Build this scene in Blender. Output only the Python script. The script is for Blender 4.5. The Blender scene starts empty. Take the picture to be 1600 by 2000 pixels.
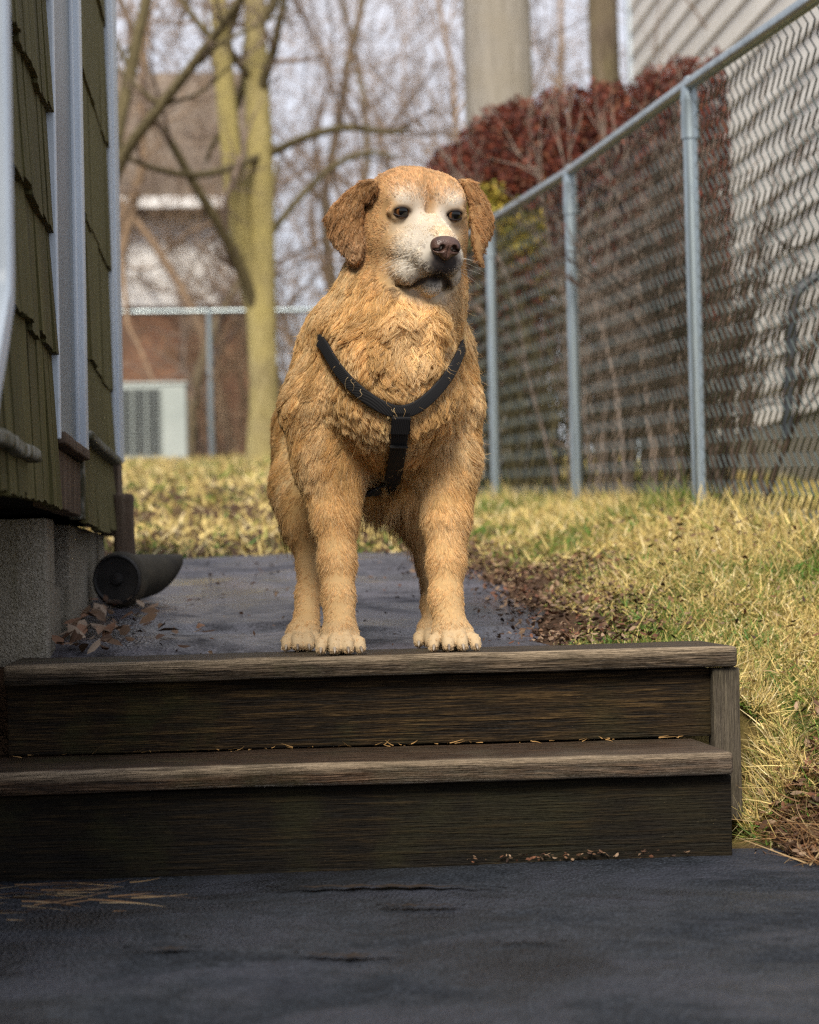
import bpy, bmesh, math, random
import numpy as np
from mathutils import Vector, Matrix
from mathutils.kdtree import KDTree
random.seed(7)
RNG = np.random.default_rng(11)
SC = bpy.context.scene
COL = SC.collection
R = math.radians

# ------------------------------------------------------------------ camera
CAM = np.array([0.0, 0.0, 0.49])
FPX = 4158.0                      # focal length in photograph pixels (1600 x 2000)
YAW, PITCH, ROLL = R(4.47), R(1.60), R(1.25)
_f = np.array([math.sin(YAW)*math.cos(PITCH), math.cos(YAW)*math.cos(PITCH), math.sin(PITCH)])
_r0 = np.array([math.cos(YAW), -math.sin(YAW), 0.0])
_u0 = np.cross(_r0, _f)
_r = math.cos(ROLL)*_r0 - math.sin(ROLL)*_u0
_u = math.sin(ROLL)*_r0 + math.cos(ROLL)*_u0
def W(px, py, Y):
    """where the sight line through a photograph pixel meets the depth Y (used to measure the place)"""
    d = _f + _r*((px-800)/FPX) + _u*((1000-py)/FPX)
    return CAM + d*(Y/d[1])
def PX(P):
    """photograph pixel of points (N,3)"""
    q = np.asarray(P, float) - CAM
    k = FPX/(q@_f)
    return 800 + (q@_r)*k, 1000 - (q@_u)*k

cd = bpy.data.cameras.new('camera')
cam = bpy.data.objects.new('camera', cd)
COL.objects.link(cam)
cam.matrix_world = Matrix(((_r[0], _u[0], -_f[0], CAM[0]), (_r[1], _u[1], -_f[1], CAM[1]), (_r[2], _u[2], -_f[2], CAM[2]), (0, 0, 0, 1)))
cd.sensor_fit = 'VERTICAL'; cd.sensor_width = 28.8; cd.sensor_height = 36.0
cd.lens = 36.0*FPX/2000.0
cd.clip_start = 0.05; cd.clip_end = 600
cd.dof.use_dof = True; cd.dof.focus_distance = 3.80; cd.dof.aperture_fstop = 4.2
SC.camera = cam

# ------------------------------------------------------------------ daylight
SUN_DIR = Vector((-0.17, -0.70, 0.69)).normalized()        # towards the sun
wd = bpy.data.worlds.new('World'); SC.world = wd; wd.use_nodes = True
nt = wd.node_tree; nt.nodes.clear()
def _n(t, **k):
    n = nt.nodes.new(t)
    for a, v in k.items(): setattr(n, a, v)
    return n
out = _n('ShaderNodeOutputWorld'); bg = _n('ShaderNodeBackground')
sky = _n('ShaderNodeTexSky', sky_type='NISHITA', sun_disc=False)
sky.sun_elevation = math.asin(SUN_DIR.z); sky.sun_rotation = math.atan2(SUN_DIR.x, SUN_DIR.y)
tc = _n('ShaderNodeTexCoord'); mp = _n('ShaderNodeMapping'); mp.inputs['Scale'].default_value = (1, 1, 2.2)
nz = _n('ShaderNodeTexNoise'); nz.inputs['Scale'].default_value = 2.6; nz.inputs['Detail'].default_value = 7; nz.inputs['Roughness'].default_value = .55
rp = _n('ShaderNodeMapRange'); rp.inputs['From Min'].default_value = .32; rp.inputs['From Max'].default_value = .6; rp.inputs['To Min'].default_value = .62; rp.inputs['To Max'].default_value = .97
mx = _n('ShaderNodeMix', data_type='RGBA'); mx.inputs['B'].default_value = (8.3, 8.4, 9.2, 1)
L = nt.links.new
L(tc.outputs['Generated'], mp.inputs['Vector']); L(mp.outputs['Vector'], nz.inputs['Vector'])
L(nz.outputs['Fac'], rp.inputs['Value']); L(rp.outputs['Result'], mx.inputs['Factor'])
L(sky.outputs['Color'], mx.inputs['A']); L(mx.outputs['Result'], bg.inputs['Color'])
bg.inputs['Strength'].default_value = 0.068
L(bg.outputs['Background'], out.inputs['Surface'])
sd = bpy.data.lights.new('sun', 'SUN'); sd.energy = 3.0; sd.angle = R(20); sd.color = (1.0, .92, .79)
sun = bpy.data.objects.new('sun', sd); COL.objects.link(sun)
sun.rotation_euler = SUN_DIR.to_track_quat('Z', 'Y').to_euler()
SC.view_settings.view_transform = 'Standard'; SC.view_settings.look = 'None'
SC.view_settings.exposure = 0.88; SC.view_settings.gamma = 1; SC.view_settings.use_curve_mapping = False
SC.render.engine = 'CYCLES'
cy = SC.cycles
cy.max_bounces = 6; cy.diffuse_bounces = 4; cy.glossy_bounces = 3; cy.transmission_bounces = 4; cy.transparent_max_bounces = 6
cy.caustics_reflective = False; cy.caustics_refractive = False
cy.use_denoising = False; cy.use_adaptive_sampling = False; cy.filter_width = 1.3
try: cy.denoiser = 'OPENIMAGEDENOISE'; cy.denoising_input_passes = 'RGB_ALBEDO_NORMAL'
except Exception: pass

# ------------------------------------------------------------------ helpers
def link(name, data, parent=None):
    o = bpy.data.objects.new(name, data); COL.objects.link(o)
    if parent is not None: o.parent = parent
    return o
def tag(o, label=None, cat=None, group=None, kind=None):
    if label: o['label'] = label
    if cat: o['category'] = cat
    if group: o['group'] = group
    if kind: o['kind'] = kind
    return o
def empty(name, loc, label=None, cat=None, group=None):
    o = link(name, None); o.location = loc; o.empty_display_size = .1
    o['_loc'] = [float(v) for v in loc]
    return tag(o, label, cat, group)
def mesh(name, V, F, mat=None, parent=None, smooth=False, colors=None, origin=None):
    """one mesh object from world-space vertices; origin: world point of the object's own origin"""
    V = np.asarray(V, np.float32).reshape(-1, 3)
    po = np.array(parent['_loc']) if parent is not None and '_loc' in parent else np.zeros(3)
    o0 = np.zeros(3) if origin is None else np.asarray(origin, float)
    if origin is None and parent is None: o0 = np.zeros(3)
    loc = (o0 - po) if origin is not None else np.zeros(3)
    base = o0 if origin is not None else po
    me = bpy.data.meshes.new(name)
    Vl = V - base.astype(np.float32)
    if isinstance(F, np.ndarray):
        n, k = F.shape
        me.vertices.add(len(Vl)); me.vertices.foreach_set('co', Vl.ravel())
        me.loops.add(n*k); me.loops.foreach_set('vertex_index', F.astype(np.int32).ravel())
        me.polygons.add(n); me.polygons.foreach_set('loop_start', np.arange(0, n*k, k, dtype=np.int32))
        me.update(calc_edges=True); me.validate()
    else:
        me.from_pydata(Vl.tolist(), [], F); me.update()
    if colors is not None and len(me.vertices) == len(V):
        a = me.color_attributes.new('col', 'FLOAT_COLOR', 'POINT')
        c = np.ones((len(V), 4), np.float32); c[:, :3] = colors
        a.data.foreach_set('color', c.ravel())
    if smooth: me.polygons.foreach_set('use_smooth', np.ones(len(me.polygons), bool))
    if mat: me.materials.append(mat)
    o = link(name, me, parent); o.location = loc
    o['_loc'] = [float(v) for v in (po + loc)]
    return o
class MB:
    """collects shapes and links them as ONE mesh object"""
    def __init__(s): s.V = []; s.F = []; s.n = 0
    def add(s, V, F):
        s.V.append(np.asarray(V, float).reshape(-1, 3)); s.F += [tuple(int(i)+s.n for i in f) for f in F]; s.n += len(s.V[-1])
    def box(s, x0, x1, y0, y1, z0, z1, b=0.0):
        bm = bmesh.new(); bmesh.ops.create_cube(bm, size=1)
        for v in bm.verts: v.co = Vector(((x0+x1)/2+v.co.x*(x1-x0), (y0+y1)/2+v.co.y*(y1-y0), (z0+z1)/2+v.co.z*(z1-z0)))
        if b > 0: bmesh.ops.bevel(bm, geom=bm.edges[:], offset=b, segments=2, affect='EDGES', profile=.5)
        bm.verts.index_update(); s.add([v.co[:] for v in bm.verts], [[v.index for v in f.verts] for f in bm.faces]); bm.free()
    def tube(s, pts, rad, n=8, cap=True):
        pts = np.asarray(pts, float); m = len(pts)
        rad = np.broadcast_to(np.asarray(rad, float), (m,))
        t = np.gradient(pts, axis=0); t /= np.linalg.norm(t, axis=1)[:, None]+1e-12
        ref = np.array([0, 0, 1.0]) if abs(t[0][2]) < .9 else np.array([1.0, 0, 0])
        a = np.cross(t[0], ref); a /= np.linalg.norm(a)
        V = []; ang = np.arange(n)*2*math.pi/n
        for i in range(m):
            a = a - t[i]*(a@t[i]); a /= np.linalg.norm(a)+1e-12
            b = np.cross(t[i], a)
            V.append(pts[i] + rad[i]*(np.cos(ang)[:, None]*a + np.sin(ang)[:, None]*b))
        F = [(i*n+j, i*n+(j+1) % n, (i+1)*n+(j+1) % n, (i+1)*n+j) for i in range(m-1) for j in range(n)]
        if cap: F += [tuple(range(n))[::-1], tuple((m-1)*n+j for j in range(n))]
        s.add(np.concatenate(V), F)
    def lathe(s, prof, c, ax=(0, 0, 1), n=20):
        """profile [(r, h)] spun round axis ax through c"""
        ax = np.asarray(ax, float); ax /= np.linalg.norm(ax)
        ref = np.array([0, 0, 1.0]) if abs(ax[2]) < .9 else np.array([1.0, 0, 0])
        a = np.cross(ax, ref); a /= np.linalg.norm(a); b = np.cross(ax, a)
        ang = np.arange(n)*2*math.pi/n
        V = [np.asarray(c)+ax*h+r*(np.cos(ang)[:, None]*a+np.sin(ang)[:, None]*b) for r, h in prof]
        m = len(prof)
        F = [(i*n+j, i*n+(j+1) % n, (i+1)*n+(j+1) % n, (i+1)*n+j) for i in range(m-1) for j in range(n)]
        F += [tuple(range(n))[::-1], tuple((m-1)*n+j for j in range(n))]
        s.add(np.concatenate(V), F)
    def build(s, name, mat, parent=None, smooth=False, origin=None):
        return mesh(name, np.concatenate(s.V), s.F, mat, parent, smooth, origin=origin)
def box_part(name, mat, parent, x0, x1, y0, y1, z0, z1, b=.003, smooth=False):
    m = MB(); m.box(x0, x1, y0, y1, z0, z1, b); return m.build(name, mat, parent, smooth)
def shade_auto(o, ang=35):
    me = o.data
    me.polygons.foreach_set('use_smooth', np.ones(len(me.polygons), bool))
    try: me.set_sharp_from_angle(angle=R(ang))
    except Exception: pass
    return o
def sstep(a, b, x):
    t = np.clip((np.asarray(x, float)-a)/(b-a), 0, 1); return t*t*(3-2*t)
# value noise in numpy (smooth, tileless)
_PT = RNG.random((64, 64, 64)).astype(np.float32)
def vnoise(P, sc=1.0):
    q = np.asarray(P, float)*sc; i = np.floor(q).astype(int); f = q-i; f = f*f*(3-2*f); o = 0
    for dx in (0, 1):
        for dy in (0, 1):
            for dz in (0, 1):
                w = (f[..., 0] if dx else 1-f[..., 0])*(f[..., 1] if dy else 1-f[..., 1])*(f[..., 2] if dz else 1-f[..., 2])
                o = o + w*_PT[(i[..., 0]+dx) & 63, (i[..., 1]+dy) & 63, (i[..., 2]+dz) & 63]
    return o
def fbm(P, sc=1.0, n=3):
    o = 0; a = .5; t = 0
    for k in range(n): o = o + a*vnoise(np.asarray(P)+k*7.3, sc*2**k); t += a; a *= .5
    return o/t

# ------------------------------------------------------------------ materials
class M_:
    def __init__(s, name, rough=.8, spec=.3):
        s.m = bpy.data.materials.new(name); s.m.use_nodes = True
        s.t = s.m.node_tree; s.p = s.t.nodes['Principled BSDF']
        s.p.inputs['Roughness'].default_value = rough; s.p.inputs['Specular IOR Level'].default_value = spec
        s._tc = None
    def n(s, t, ins=None, **k):
        n = s.t.nodes.new(t)
        for a, v in k.items(): setattr(n, a, v)
        for a, v in (ins or {}).items():
            if isinstance(v, bpy.types.NodeSocket): s.t.links.new(v, n.inputs[a])
            else: n.inputs[a].default_value = v
        return n
    def co(s, scale=(1, 1, 1), kind='Object'):
        if s._tc is None: s._tc = s.n('ShaderNodeTexCoord')
        return s.n('ShaderNodeMapping', {'Vector': s._tc.outputs[kind], 'Scale': scale}).outputs['Vector']
    def noise(s, scale, detail=5, rough=.55, stretch=(1, 1, 1), dist=0.0, kind='Object'):
        return s.n('ShaderNodeTexNoise', {'Vector': s.co(stretch, kind), 'Scale': scale, 'Detail': detail, 'Roughness': rough, 'Distortion': dist}).outputs['Fac']
    def vor(s, scale, stretch=(1, 1, 1), feature='F1', out='Distance'):
        n = s.n('ShaderNodeTexVoronoi', {'Vector': s.co(stretch), 'Scale': scale}, feature=feature); return n.outputs[out]
    def ramp(s, fac, stops):
        r = s.n('ShaderNodeValToRGB', {'Fac': fac}); e = r.color_ramp.elements
        while len(e) < len(stops): e.new(.5)
        for el, (p, c) in zip(e, stops):
            el.position = p; el.color = (c, c, c, 1) if not hasattr(c, '__len__') else (*c, 1)
        return r.outputs['Color']
    def mix(s, fac, a, b, mode='MIX'):
        def fix(v): return (*v, 1) if hasattr(v, '__len__') and len(v) == 3 else v
        return s.n('ShaderNodeMix', {'Factor': fac, 'A': fix(a), 'B': fix(b)}, data_type='RGBA', blend_type=mode).outputs['Result'] if False else s._mix(fac, fix(a), fix(b), mode)
    def _mix(s, fac, a, b, mode):
        n = s.t.nodes.new('ShaderNodeMix'); n.data_type = 'RGBA'; n.blend_type = mode
        for i, v in ((0, fac), (6, a), (7, b)):
            if isinstance(v, bpy.types.NodeSocket): s.t.links.new(v, n.inputs[i])
            else: n.inputs[i].default_value = v
        return n.outputs[2]
    def math(s, op, a, b=0.0):
        n = s.t.nodes.new('ShaderNodeMath'); n.operation = op
        for i, v in ((0, a), (1, b)):
            if isinstance(v, bpy.types.NodeSocket): s.t.links.new(v, n.inputs[i])
            else: n.inputs[i].default_value = v
        return n.outputs[0]
    def rng(s, v, a, b, c, d):
        return s.n('ShaderNodeMapRange', {'Value': v, 'From Min': a, 'From Max': b, 'To Min': c, 'To Max': d}).outputs['Result']
    def attr(s, name='col', out='Color'): return s.n('ShaderNodeAttribute', attribute_name=name).outputs[out]
    def rand(s): return s.n('ShaderNodeObjectInfo').outputs['Random']
    def xyz(s, kind='Object'):
        return s.n('ShaderNodeSeparateXYZ', {'Vector': s.co((1, 1, 1), kind)}).outputs
    def col(s, v):
        if isinstance(v, bpy.types.NodeSocket): s.t.links.new(v, s.p.inputs['Base Color'])
        else: s.p.inputs['Base Color'].default_value = (*v, 1)
        return s
    def set(s, name, v):
        if isinstance(v, bpy.types.NodeSocket): s.t.links.new(v, s.p.inputs[name])
        else: s.p.inputs[name].default_value = v
        return s
    def bump(s, h, strength=.3, dist=.01):
        b = s.n('ShaderNodeBump', {'Height': h, 'Strength': strength, 'Distance': dist})
        s.t.links.new(b.outputs['Normal'], s.p.inputs['Normal']); return s
# ------------------------------------------------------------------ ground
def bank(Y): return np.interp(Y, [0, 3.25, 3.6, 4.2, 5.0, 6.08, 7.75, 9.15, 12, 20, 40, 90], [0, 0, .1, .33, .55, .64, .71, .77, .95, 1.6, 1.9, 2.6])
def pathz(Y): return np.interp(Y, [0, 4.1, 6.6, 10, 20, 40, 90], [.338, .338, .540, .92, 1.6, 1.9, 2.6])
def terrain(X, Y, bumps=True):
    X = np.asarray(X, float); Y = np.asarray(Y, float)
    b = bank(Y); p = pathz(Y)
    w = sstep(.86, 1.0, X)
    st = np.where(Y > 3.95, 1.0, 0.0)*(1-w) + sstep(3.55, 4.35, Y)*w
    base = p*st
    s = sstep(.56, 1.25, X)*st + sstep(.88, 1.12, X)*(1-st)
    z = base*(1-s) + b*s
    if bumps:
        P = np.stack([X, Y, X*0], -1)
        amp = np.clip((X-.55)/.4, 0, 1) + np.clip((Y-6.7)/1.5, 0, 1)
        z = z + (fbm(P, 3.0, 3)-.5)*.05*np.clip(amp, 0, 1)
    return z
def nonuni(a): return np.concatenate(a)
gx = nonuni([np.linspace(-60, -4, 15)[:-1], np.linspace(-4, -.5, 12)[:-1], np.linspace(-.5, 2.4, 117)[:-1], np.linspace(2.4, 8, 16)[:-1], np.linspace(8, 60, 14)])
gy = nonuni([np.linspace(-6, 3, 10)[:-1], np.linspace(3, 7.5, 181)[:-1], np.linspace(7.5, 20, 60)[:-1], np.linspace(20, 90, 20)])
def sheet(name, xs, ys, zf, mat, keep=None, cf=None):
    X, Y = np.meshgrid(xs, ys); Z = zf(X, Y)
    V = np.stack([X, Y, Z], -1).reshape(-1, 3); nx, ny = len(xs), len(ys)
    i = (np.arange(ny-1)[:, None]*nx + np.arange(nx-1)[None]).ravel()
    F = np.stack([i, i+1, i+nx+1, i+nx], 1)
    if keep is not None:
        c = V[F].mean(1); F = F[keep(c[:, 0], c[:, 1])]
    return mesh(name, V, F, mat, smooth=True, colors=None if cf is None else np.repeat(cf(V)[:, None], 3, 1))
m = M_('soil_and_turf', .95, .1)
n1 = m.noise(1.1, 4, .6); n2 = m.noise(9, 5, .65); n3 = m.noise(60, 4, .7)
soil = m.attr('col', 'Fac')
g1 = m.ramp(n2, [(.3, (.18, .14, .045)), (.5, (.34, .26, .085)), (.72, (.48, .37, .14))])
g2 = m.ramp(n3, [(.35, (.11, .10, .025)), (.65, (.36, .28, .10))])
tf = m.mix(.5, m.mix(m.rng(n1, .35, .65, 0, .55), g1, (.12, .12, .03)), g2)
so = m.ramp(m.noise(70, 5, .7), [(.3, (.030, .018, .011)), (.5, (.085, .050, .030)), (.72, (.16, .10, .06))])
m.col(m.mix(soil, tf, so)); m.bump(n3, .8, .03)
MAT_TURF = m.m
def edge_x(Y): return .80 + .06*np.sin(Y*2.7) + .05*np.sin(Y*7.1+1) - .10*sstep(4.8, 6.2, Y)
def soil_mask(P):
    X, Y = P[:, 0], P[:, 1]; n_ = fbm(np.stack([X, Y, X*0], -1), 6, 3)-.5
    a = sstep(.30, .0, X-edge_x(Y)+n_*.35)*(Y > 3.9); b = sstep(3.86, 3.6, Y-.10*(X-.95)+n_*.4)*(X > .8)
    return np.clip(np.maximum(a, b), 0, 1)
GROUND = sheet('ground', gx, gy, lambda X, Y: terrain(X, Y)-.012, MAT_TURF, cf=soil_mask); tag(GROUND, kind='structure')

def asphalt(name, tint, wet):
    m = M_(name, .55, .5)
    a = m.noise(210, 2, .8); b = m.noise(3.6, 7, .66, (1, 1, 1), .6); c = m.noise(17, 7, .7, (1, 1, 1), .3); v = m.vor(150); dk = m.noise(2.0, 6, .62, (1, 1.1, 1), .8)
    col = m.ramp(a, [(.34, tuple(t*.30 for t in tint)), (.5, tint), (.66, tuple(t*2.6 for t in tint))])
    col = m.mix(m.rng(c, .46, .62, 0, .6), col, tuple(t*.45 for t in tint))
    col = m.mix(m.rng(b, .48, .62, 0, .6), col, (tint[0]*1.9, tint[1]*1.75, tint[2]*1.9))
    col = m.mix(m.rng(dk, .52, .62, 0, .8), col, (tint[0]*.30, tint[1]*.27, tint[2]*.24))
    m.col(col)
    m.set('Roughness', m.rng(m.math('ADD', b, dk), .85, 1.15, wet[1], wet[0]))
    m.set('Specular IOR Level', m.rng(m.math('ADD', b, dk), .85, 1.15, .10, .55))
    h = m.math('ADD', m.math('MULTIPLY', v, .6), m.math('MULTIPLY', c, .5)); m.bump(h, wet[2], .010)
    return m.m
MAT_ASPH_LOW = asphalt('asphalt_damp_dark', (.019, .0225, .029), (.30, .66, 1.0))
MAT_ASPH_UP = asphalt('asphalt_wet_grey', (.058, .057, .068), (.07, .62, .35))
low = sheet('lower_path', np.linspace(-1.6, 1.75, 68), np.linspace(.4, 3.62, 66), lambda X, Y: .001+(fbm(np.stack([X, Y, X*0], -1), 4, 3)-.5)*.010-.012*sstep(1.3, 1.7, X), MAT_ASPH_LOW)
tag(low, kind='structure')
def up_z(X, Y):
    P = np.stack([X*.8, Y, X*0], -1)
    dip = sstep(.52, .75, fbm(np.stack([X*1.1, Y*3.2, X*0+3], -1), 1.6, 2))
    return pathz(Y) + .010*sstep(4.08, 4.3, Y) + (fbm(P, 6, 3)-.5)*.014 - .018*dip + .02*sstep(.56, .75, X)
_t, _y = np.meshgrid(np.linspace(0, 1, 61), np.linspace(4.078, 6.62, 108))
_e = .64+.10*(fbm(np.stack([_y*0, _y, _y*0], -1), 3.2, 4)-.5)*2
_x = -.42+_t*(_e+.42); _V = np.stack([_x, _y, up_z(_x, _y)-.012*sstep(.96, 1, _t)], -1).reshape(-1, 3)
_i = (np.arange(107)[:, None]*61+np.arange(60)[None]).ravel()
up = mesh('upper_path', _V, np.stack([_i, _i+1, _i+62, _i+61], 1), MAT_ASPH_UP, smooth=True)
tag(up, kind='structure')

# cracks and hollows worn into the lower path are thin recessed slots of dark grit
m = M_('crack_grit', .95, .1); m.col(m.ramp(m.noise(90), [(.3, (.010, .009, .008)), (.7, (.05, .035, .025))])); MAT_CRACK = m.m
def crack(px0, px1, py, sag, thick):
    xs = np.linspace(px0, px1, 26); V = []
    for k, x in enumerate(xs):
        t = k/25; y = py + sag*4*t*(1-t) + 1.6*math.sin(k*1.9+px0)
        hw = thick*math.sin(math.pi*t)**.9*(.55+.9*float(vnoise(np.array([x*.045, py, 1.0])))) + .15
        for s in (-1, 1):
            d = W(x, y+s*hw, 1.0)-CAM; P = CAM + d*((.0035-CAM[2])/d[2]); V.append([P[0], P[1], .0085+.001*s])
    F = [(2*i, 2*i+1, 2*i+3, 2*i+2) for i in range(25)]
    return V, F
mb = MB()
for a in [(520, 990, 1739, -3, 3.2), (735, 910, 1772, 2, 2.8), (575, 785, 1867, 6, 3.6), (240, 395, 1856, 3, 2.6), (965, 1105, 1846, -6, 2.0)]: mb.add(*crack(*a))
tag(mb.build('path_cracks', MAT_CRACK, low), kind='stuff')

# ------------------------------------------------------------------ wooden steps
def wood(name, stops, grain=(1.9, 60, 60), moss=.4, rough=(.35, .75), worn=(.16, .13, .10), along=0, edge=None):
    m = M_(name, .6, .22)
    st = list(grain)
    if along == 2: st = [grain[1], grain[2], grain[0]]
    if along == 1: st = [grain[1], grain[0], grain[2]]
    wv = m.noise(2.6, 4, .6, tuple(st), 1.3); fine = m.noise(7.0, 3, .6, tuple(v*1.0 for v in st), .3); blot = m.noise(2.6, 5, .6); mossn = m.noise(5, 6, .65)
    c = m.ramp(wv, stops)
    c = m.mix(m.rng(fine, .40, .54, .8, 0), c, (stops[0][1][0]*.4, stops[0][1][1]*.4, stops[0][1][2]*.4))
    c = m.mix(m.rng(blot, .5, .72, 0, .55), c, worn)
    x = m.xyz()[0]
    mk = m.math('MULTIPLY', m.rng(mossn, .48, .66, 0, moss), m.rng(x, -.6, .75, 1.25, .12))
    c = m.mix(mk, c, (.040, .042, .010))
    dots = m.vor(85, (1, 1.6, 1.6)); c = m.mix(m.rng(dots, .02, .07, .5, 0), c, (.20, .145, .07))
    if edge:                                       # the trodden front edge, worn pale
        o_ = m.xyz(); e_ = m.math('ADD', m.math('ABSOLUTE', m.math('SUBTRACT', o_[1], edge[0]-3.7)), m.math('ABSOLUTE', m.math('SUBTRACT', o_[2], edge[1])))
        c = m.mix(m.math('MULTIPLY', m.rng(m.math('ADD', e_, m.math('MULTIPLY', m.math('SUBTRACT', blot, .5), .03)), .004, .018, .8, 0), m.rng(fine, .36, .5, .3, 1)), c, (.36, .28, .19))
    m.col(c); m.set('Roughness', m.rng(wv, .3, .7, *rough)); m.bump(m.math('ADD', wv, m.math('MULTIPLY', fine, .8)), 1.0, .008)
    return m.m
TOP = CAM[2]-.147; MID = .1785
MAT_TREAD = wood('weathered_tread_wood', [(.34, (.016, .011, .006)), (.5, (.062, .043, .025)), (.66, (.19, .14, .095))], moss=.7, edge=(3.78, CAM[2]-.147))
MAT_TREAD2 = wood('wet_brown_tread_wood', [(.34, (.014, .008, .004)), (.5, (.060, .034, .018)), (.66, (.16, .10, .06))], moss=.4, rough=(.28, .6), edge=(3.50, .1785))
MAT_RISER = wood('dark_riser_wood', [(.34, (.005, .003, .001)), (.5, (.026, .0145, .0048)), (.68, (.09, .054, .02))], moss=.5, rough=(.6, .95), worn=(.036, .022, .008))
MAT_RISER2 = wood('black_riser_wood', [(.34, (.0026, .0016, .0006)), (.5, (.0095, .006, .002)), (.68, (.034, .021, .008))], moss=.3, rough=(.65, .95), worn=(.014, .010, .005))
MAT_SIDE = wood('grey_stringer_wood', [(.36, (.014, .011, .006)), (.5, (.05, .042, .024)), (.63, (.13, .11, .072))], moss=.4, along=2, rough=(.6, .9))
YN1, YN2 = 3.50, 3.78                       # noses of the lower and upper tread
xr_u = W(1441, 1280, YN2)[0]; xl_u = W(5, 1300, YN2)[0]; xr_l = W(1434, 1490, YN1)[0]
STEPS = empty('wooden_steps', (.22, 3.7, 0), 'two dark weathered wooden steps between the lower asphalt and the path', 'steps')
def plank(name, mat, x0, x1, y0, y1, z0, z1, b=.006, seed=0, amp=.0022, parent=STEPS, nx=60):
    """a bevelled board with an uneven, worn surface"""
    bm = bmesh.new(); bmesh.ops.create_cube(bm, size=1)
    L_, D_, H_ = x1-x0, y1-y0, z1-z0
    for v in bm.verts: v.co = Vector((x0+(v.co.x+.5)*L_, y0+(v.co.y+.5)*D_, z0+(v.co.z+.5)*H_))
    bmesh.ops.bevel(bm, geom=bm.edges[:], offset=b, segments=3, affect='EDGES', profile=.5)
    big = max((L_, 0), (D_, 1), (H_, 2))[1]
    for k in range(1, nx):
        pos = [x0, y0, z0][big]+[L_, D_, H_][big]*k/nx
        co = [0, 0, 0]; no = [0, 0, 0]; co[big] = pos; no[big] = 1
        bmesh.ops.bisect_plane(bm, geom=bm.verts[:]+bm.edges[:]+bm.faces[:], plane_co=co, plane_no=no)
    P = np.array([v.co[:] for v in bm.verts])
    d = np.stack([fbm(P+seed+k*5.1, 9, 3)-.5 for k in range(3)], -1)*2*amp
    sag = (fbm(P*np.array([1, .1, .1])+seed, 2.0, 2)-.5)*amp*2.0
    for v, a, s in zip(bm.verts, d, sag): v.co += Vector(a); v.co.z += s
    bm.verts.index_update(); V = [v.co[:] for v in bm.verts]; F = [[v.index for v in f.verts] for f in bm.faces]; bm.free()
    return shade_auto(mesh(name, V, F, mat, parent), 40)
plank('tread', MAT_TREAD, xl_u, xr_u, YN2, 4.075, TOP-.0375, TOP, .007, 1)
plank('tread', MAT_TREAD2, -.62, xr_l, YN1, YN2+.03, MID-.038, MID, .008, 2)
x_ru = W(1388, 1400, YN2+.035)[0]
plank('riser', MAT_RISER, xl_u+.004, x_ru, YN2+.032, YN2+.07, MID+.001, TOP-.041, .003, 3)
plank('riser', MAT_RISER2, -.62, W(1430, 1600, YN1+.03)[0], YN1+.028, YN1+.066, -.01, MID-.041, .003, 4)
xs0, xs1 = W(1392, 1400, YN2+.02)[0], W(1443, 1400, YN2+.02)[0]
# side stringer: a board face under the tread and a tapering foot that runs down to the ground
plank('side_board', MAT_SIDE, xs0, xs1+.002, YN2+.012, YN2+.06, .03, TOP-.0382, .004, 5, nx=20)
pts = [(YN2+.075, TOP-.043), (4.06, TOP-.043), (4.06, .02), (YN1+.075, -.005), (YN1+.075, MID-.045), (YN2+.075, MID-.045)]
mb = MB(); nP = len(pts); xa, xb = xr_l-.062, xr_l-.022
mb.add([(xa, y, z) for y, z in pts]+[(xb, y, z) for y, z in pts], [tuple(range(nP))[::-1], tuple(range(nP, 2*nP))]+[(i, (i+1) % nP, nP+(i+1) % nP, nP+i) for i in range(nP)])
mb.build('stringer', MAT_SIDE, STEPS)
# bits of needle and seed caught on the lower tread
m = M_('needle_straw', .9, .2); m.col(m.mix(m.rand(), (.33, .19, .07), (.36, .27, .13))); MAT_STRAW = m.m
def strands(name, roots, dirs, lens, width, mat, parent=None, lift=.3, seg=3, colors=None, curl=.5):
    """thin bent ribbons (three-sided) lying about: needles, straw, grass blades"""
    n = len(roots); dirs = dirs/np.linalg.norm(dirs, axis=1)[:, None]
    side = np.cross(dirs, RNG.normal(size=(n, 3))); side /= np.linalg.norm(side, axis=1)[:, None]+1e-9
    bend = RNG.normal(size=(n, 3))*curl
    V = np.zeros((n, seg+1, 2, 3)); 
    for k in range(seg+1):
        t = k/seg
        c = roots + dirs*(lens*t)[:, None] + bend*(lens*t*t)[:, None]*.5
        w = (width*(1-.85*t**1.5))[:, None]*side*.5
        V[:, k, 0] = c-w; V[:, k, 1] = c+w
    base = (np.arange(n)*(seg+1)*2)[:, None]
    F = np.concatenate([np.stack([base[:, 0]+2*k, base[:, 0]+2*k+1, base[:, 0]+2*k+3, base[:, 0]+2*k+2], 1) for k in range(seg)])
    C = None
    if colors is not None: C = np.repeat(colors, (seg+1)*2, axis=0)
    return mesh(name, V.reshape(-1, 3), F, mat, parent, smooth=False, colors=C)
n = 70
rx = RNG.uniform(-.4, xr_l-.02, n); ry = YN2+.026-np.abs(RNG.normal(size=n))*.022
tag(strands('needle_litter', np.stack([rx, ry, np.full(n, MID+.0035)], 1), np.stack([RNG.normal(size=n), RNG.normal(size=n)*.4, np.full(n, .12)], 1), RNG.uniform(.004, .02, n), np.full(n, .0018), MAT_STRAW, STEPS), kind='stuff')

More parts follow.
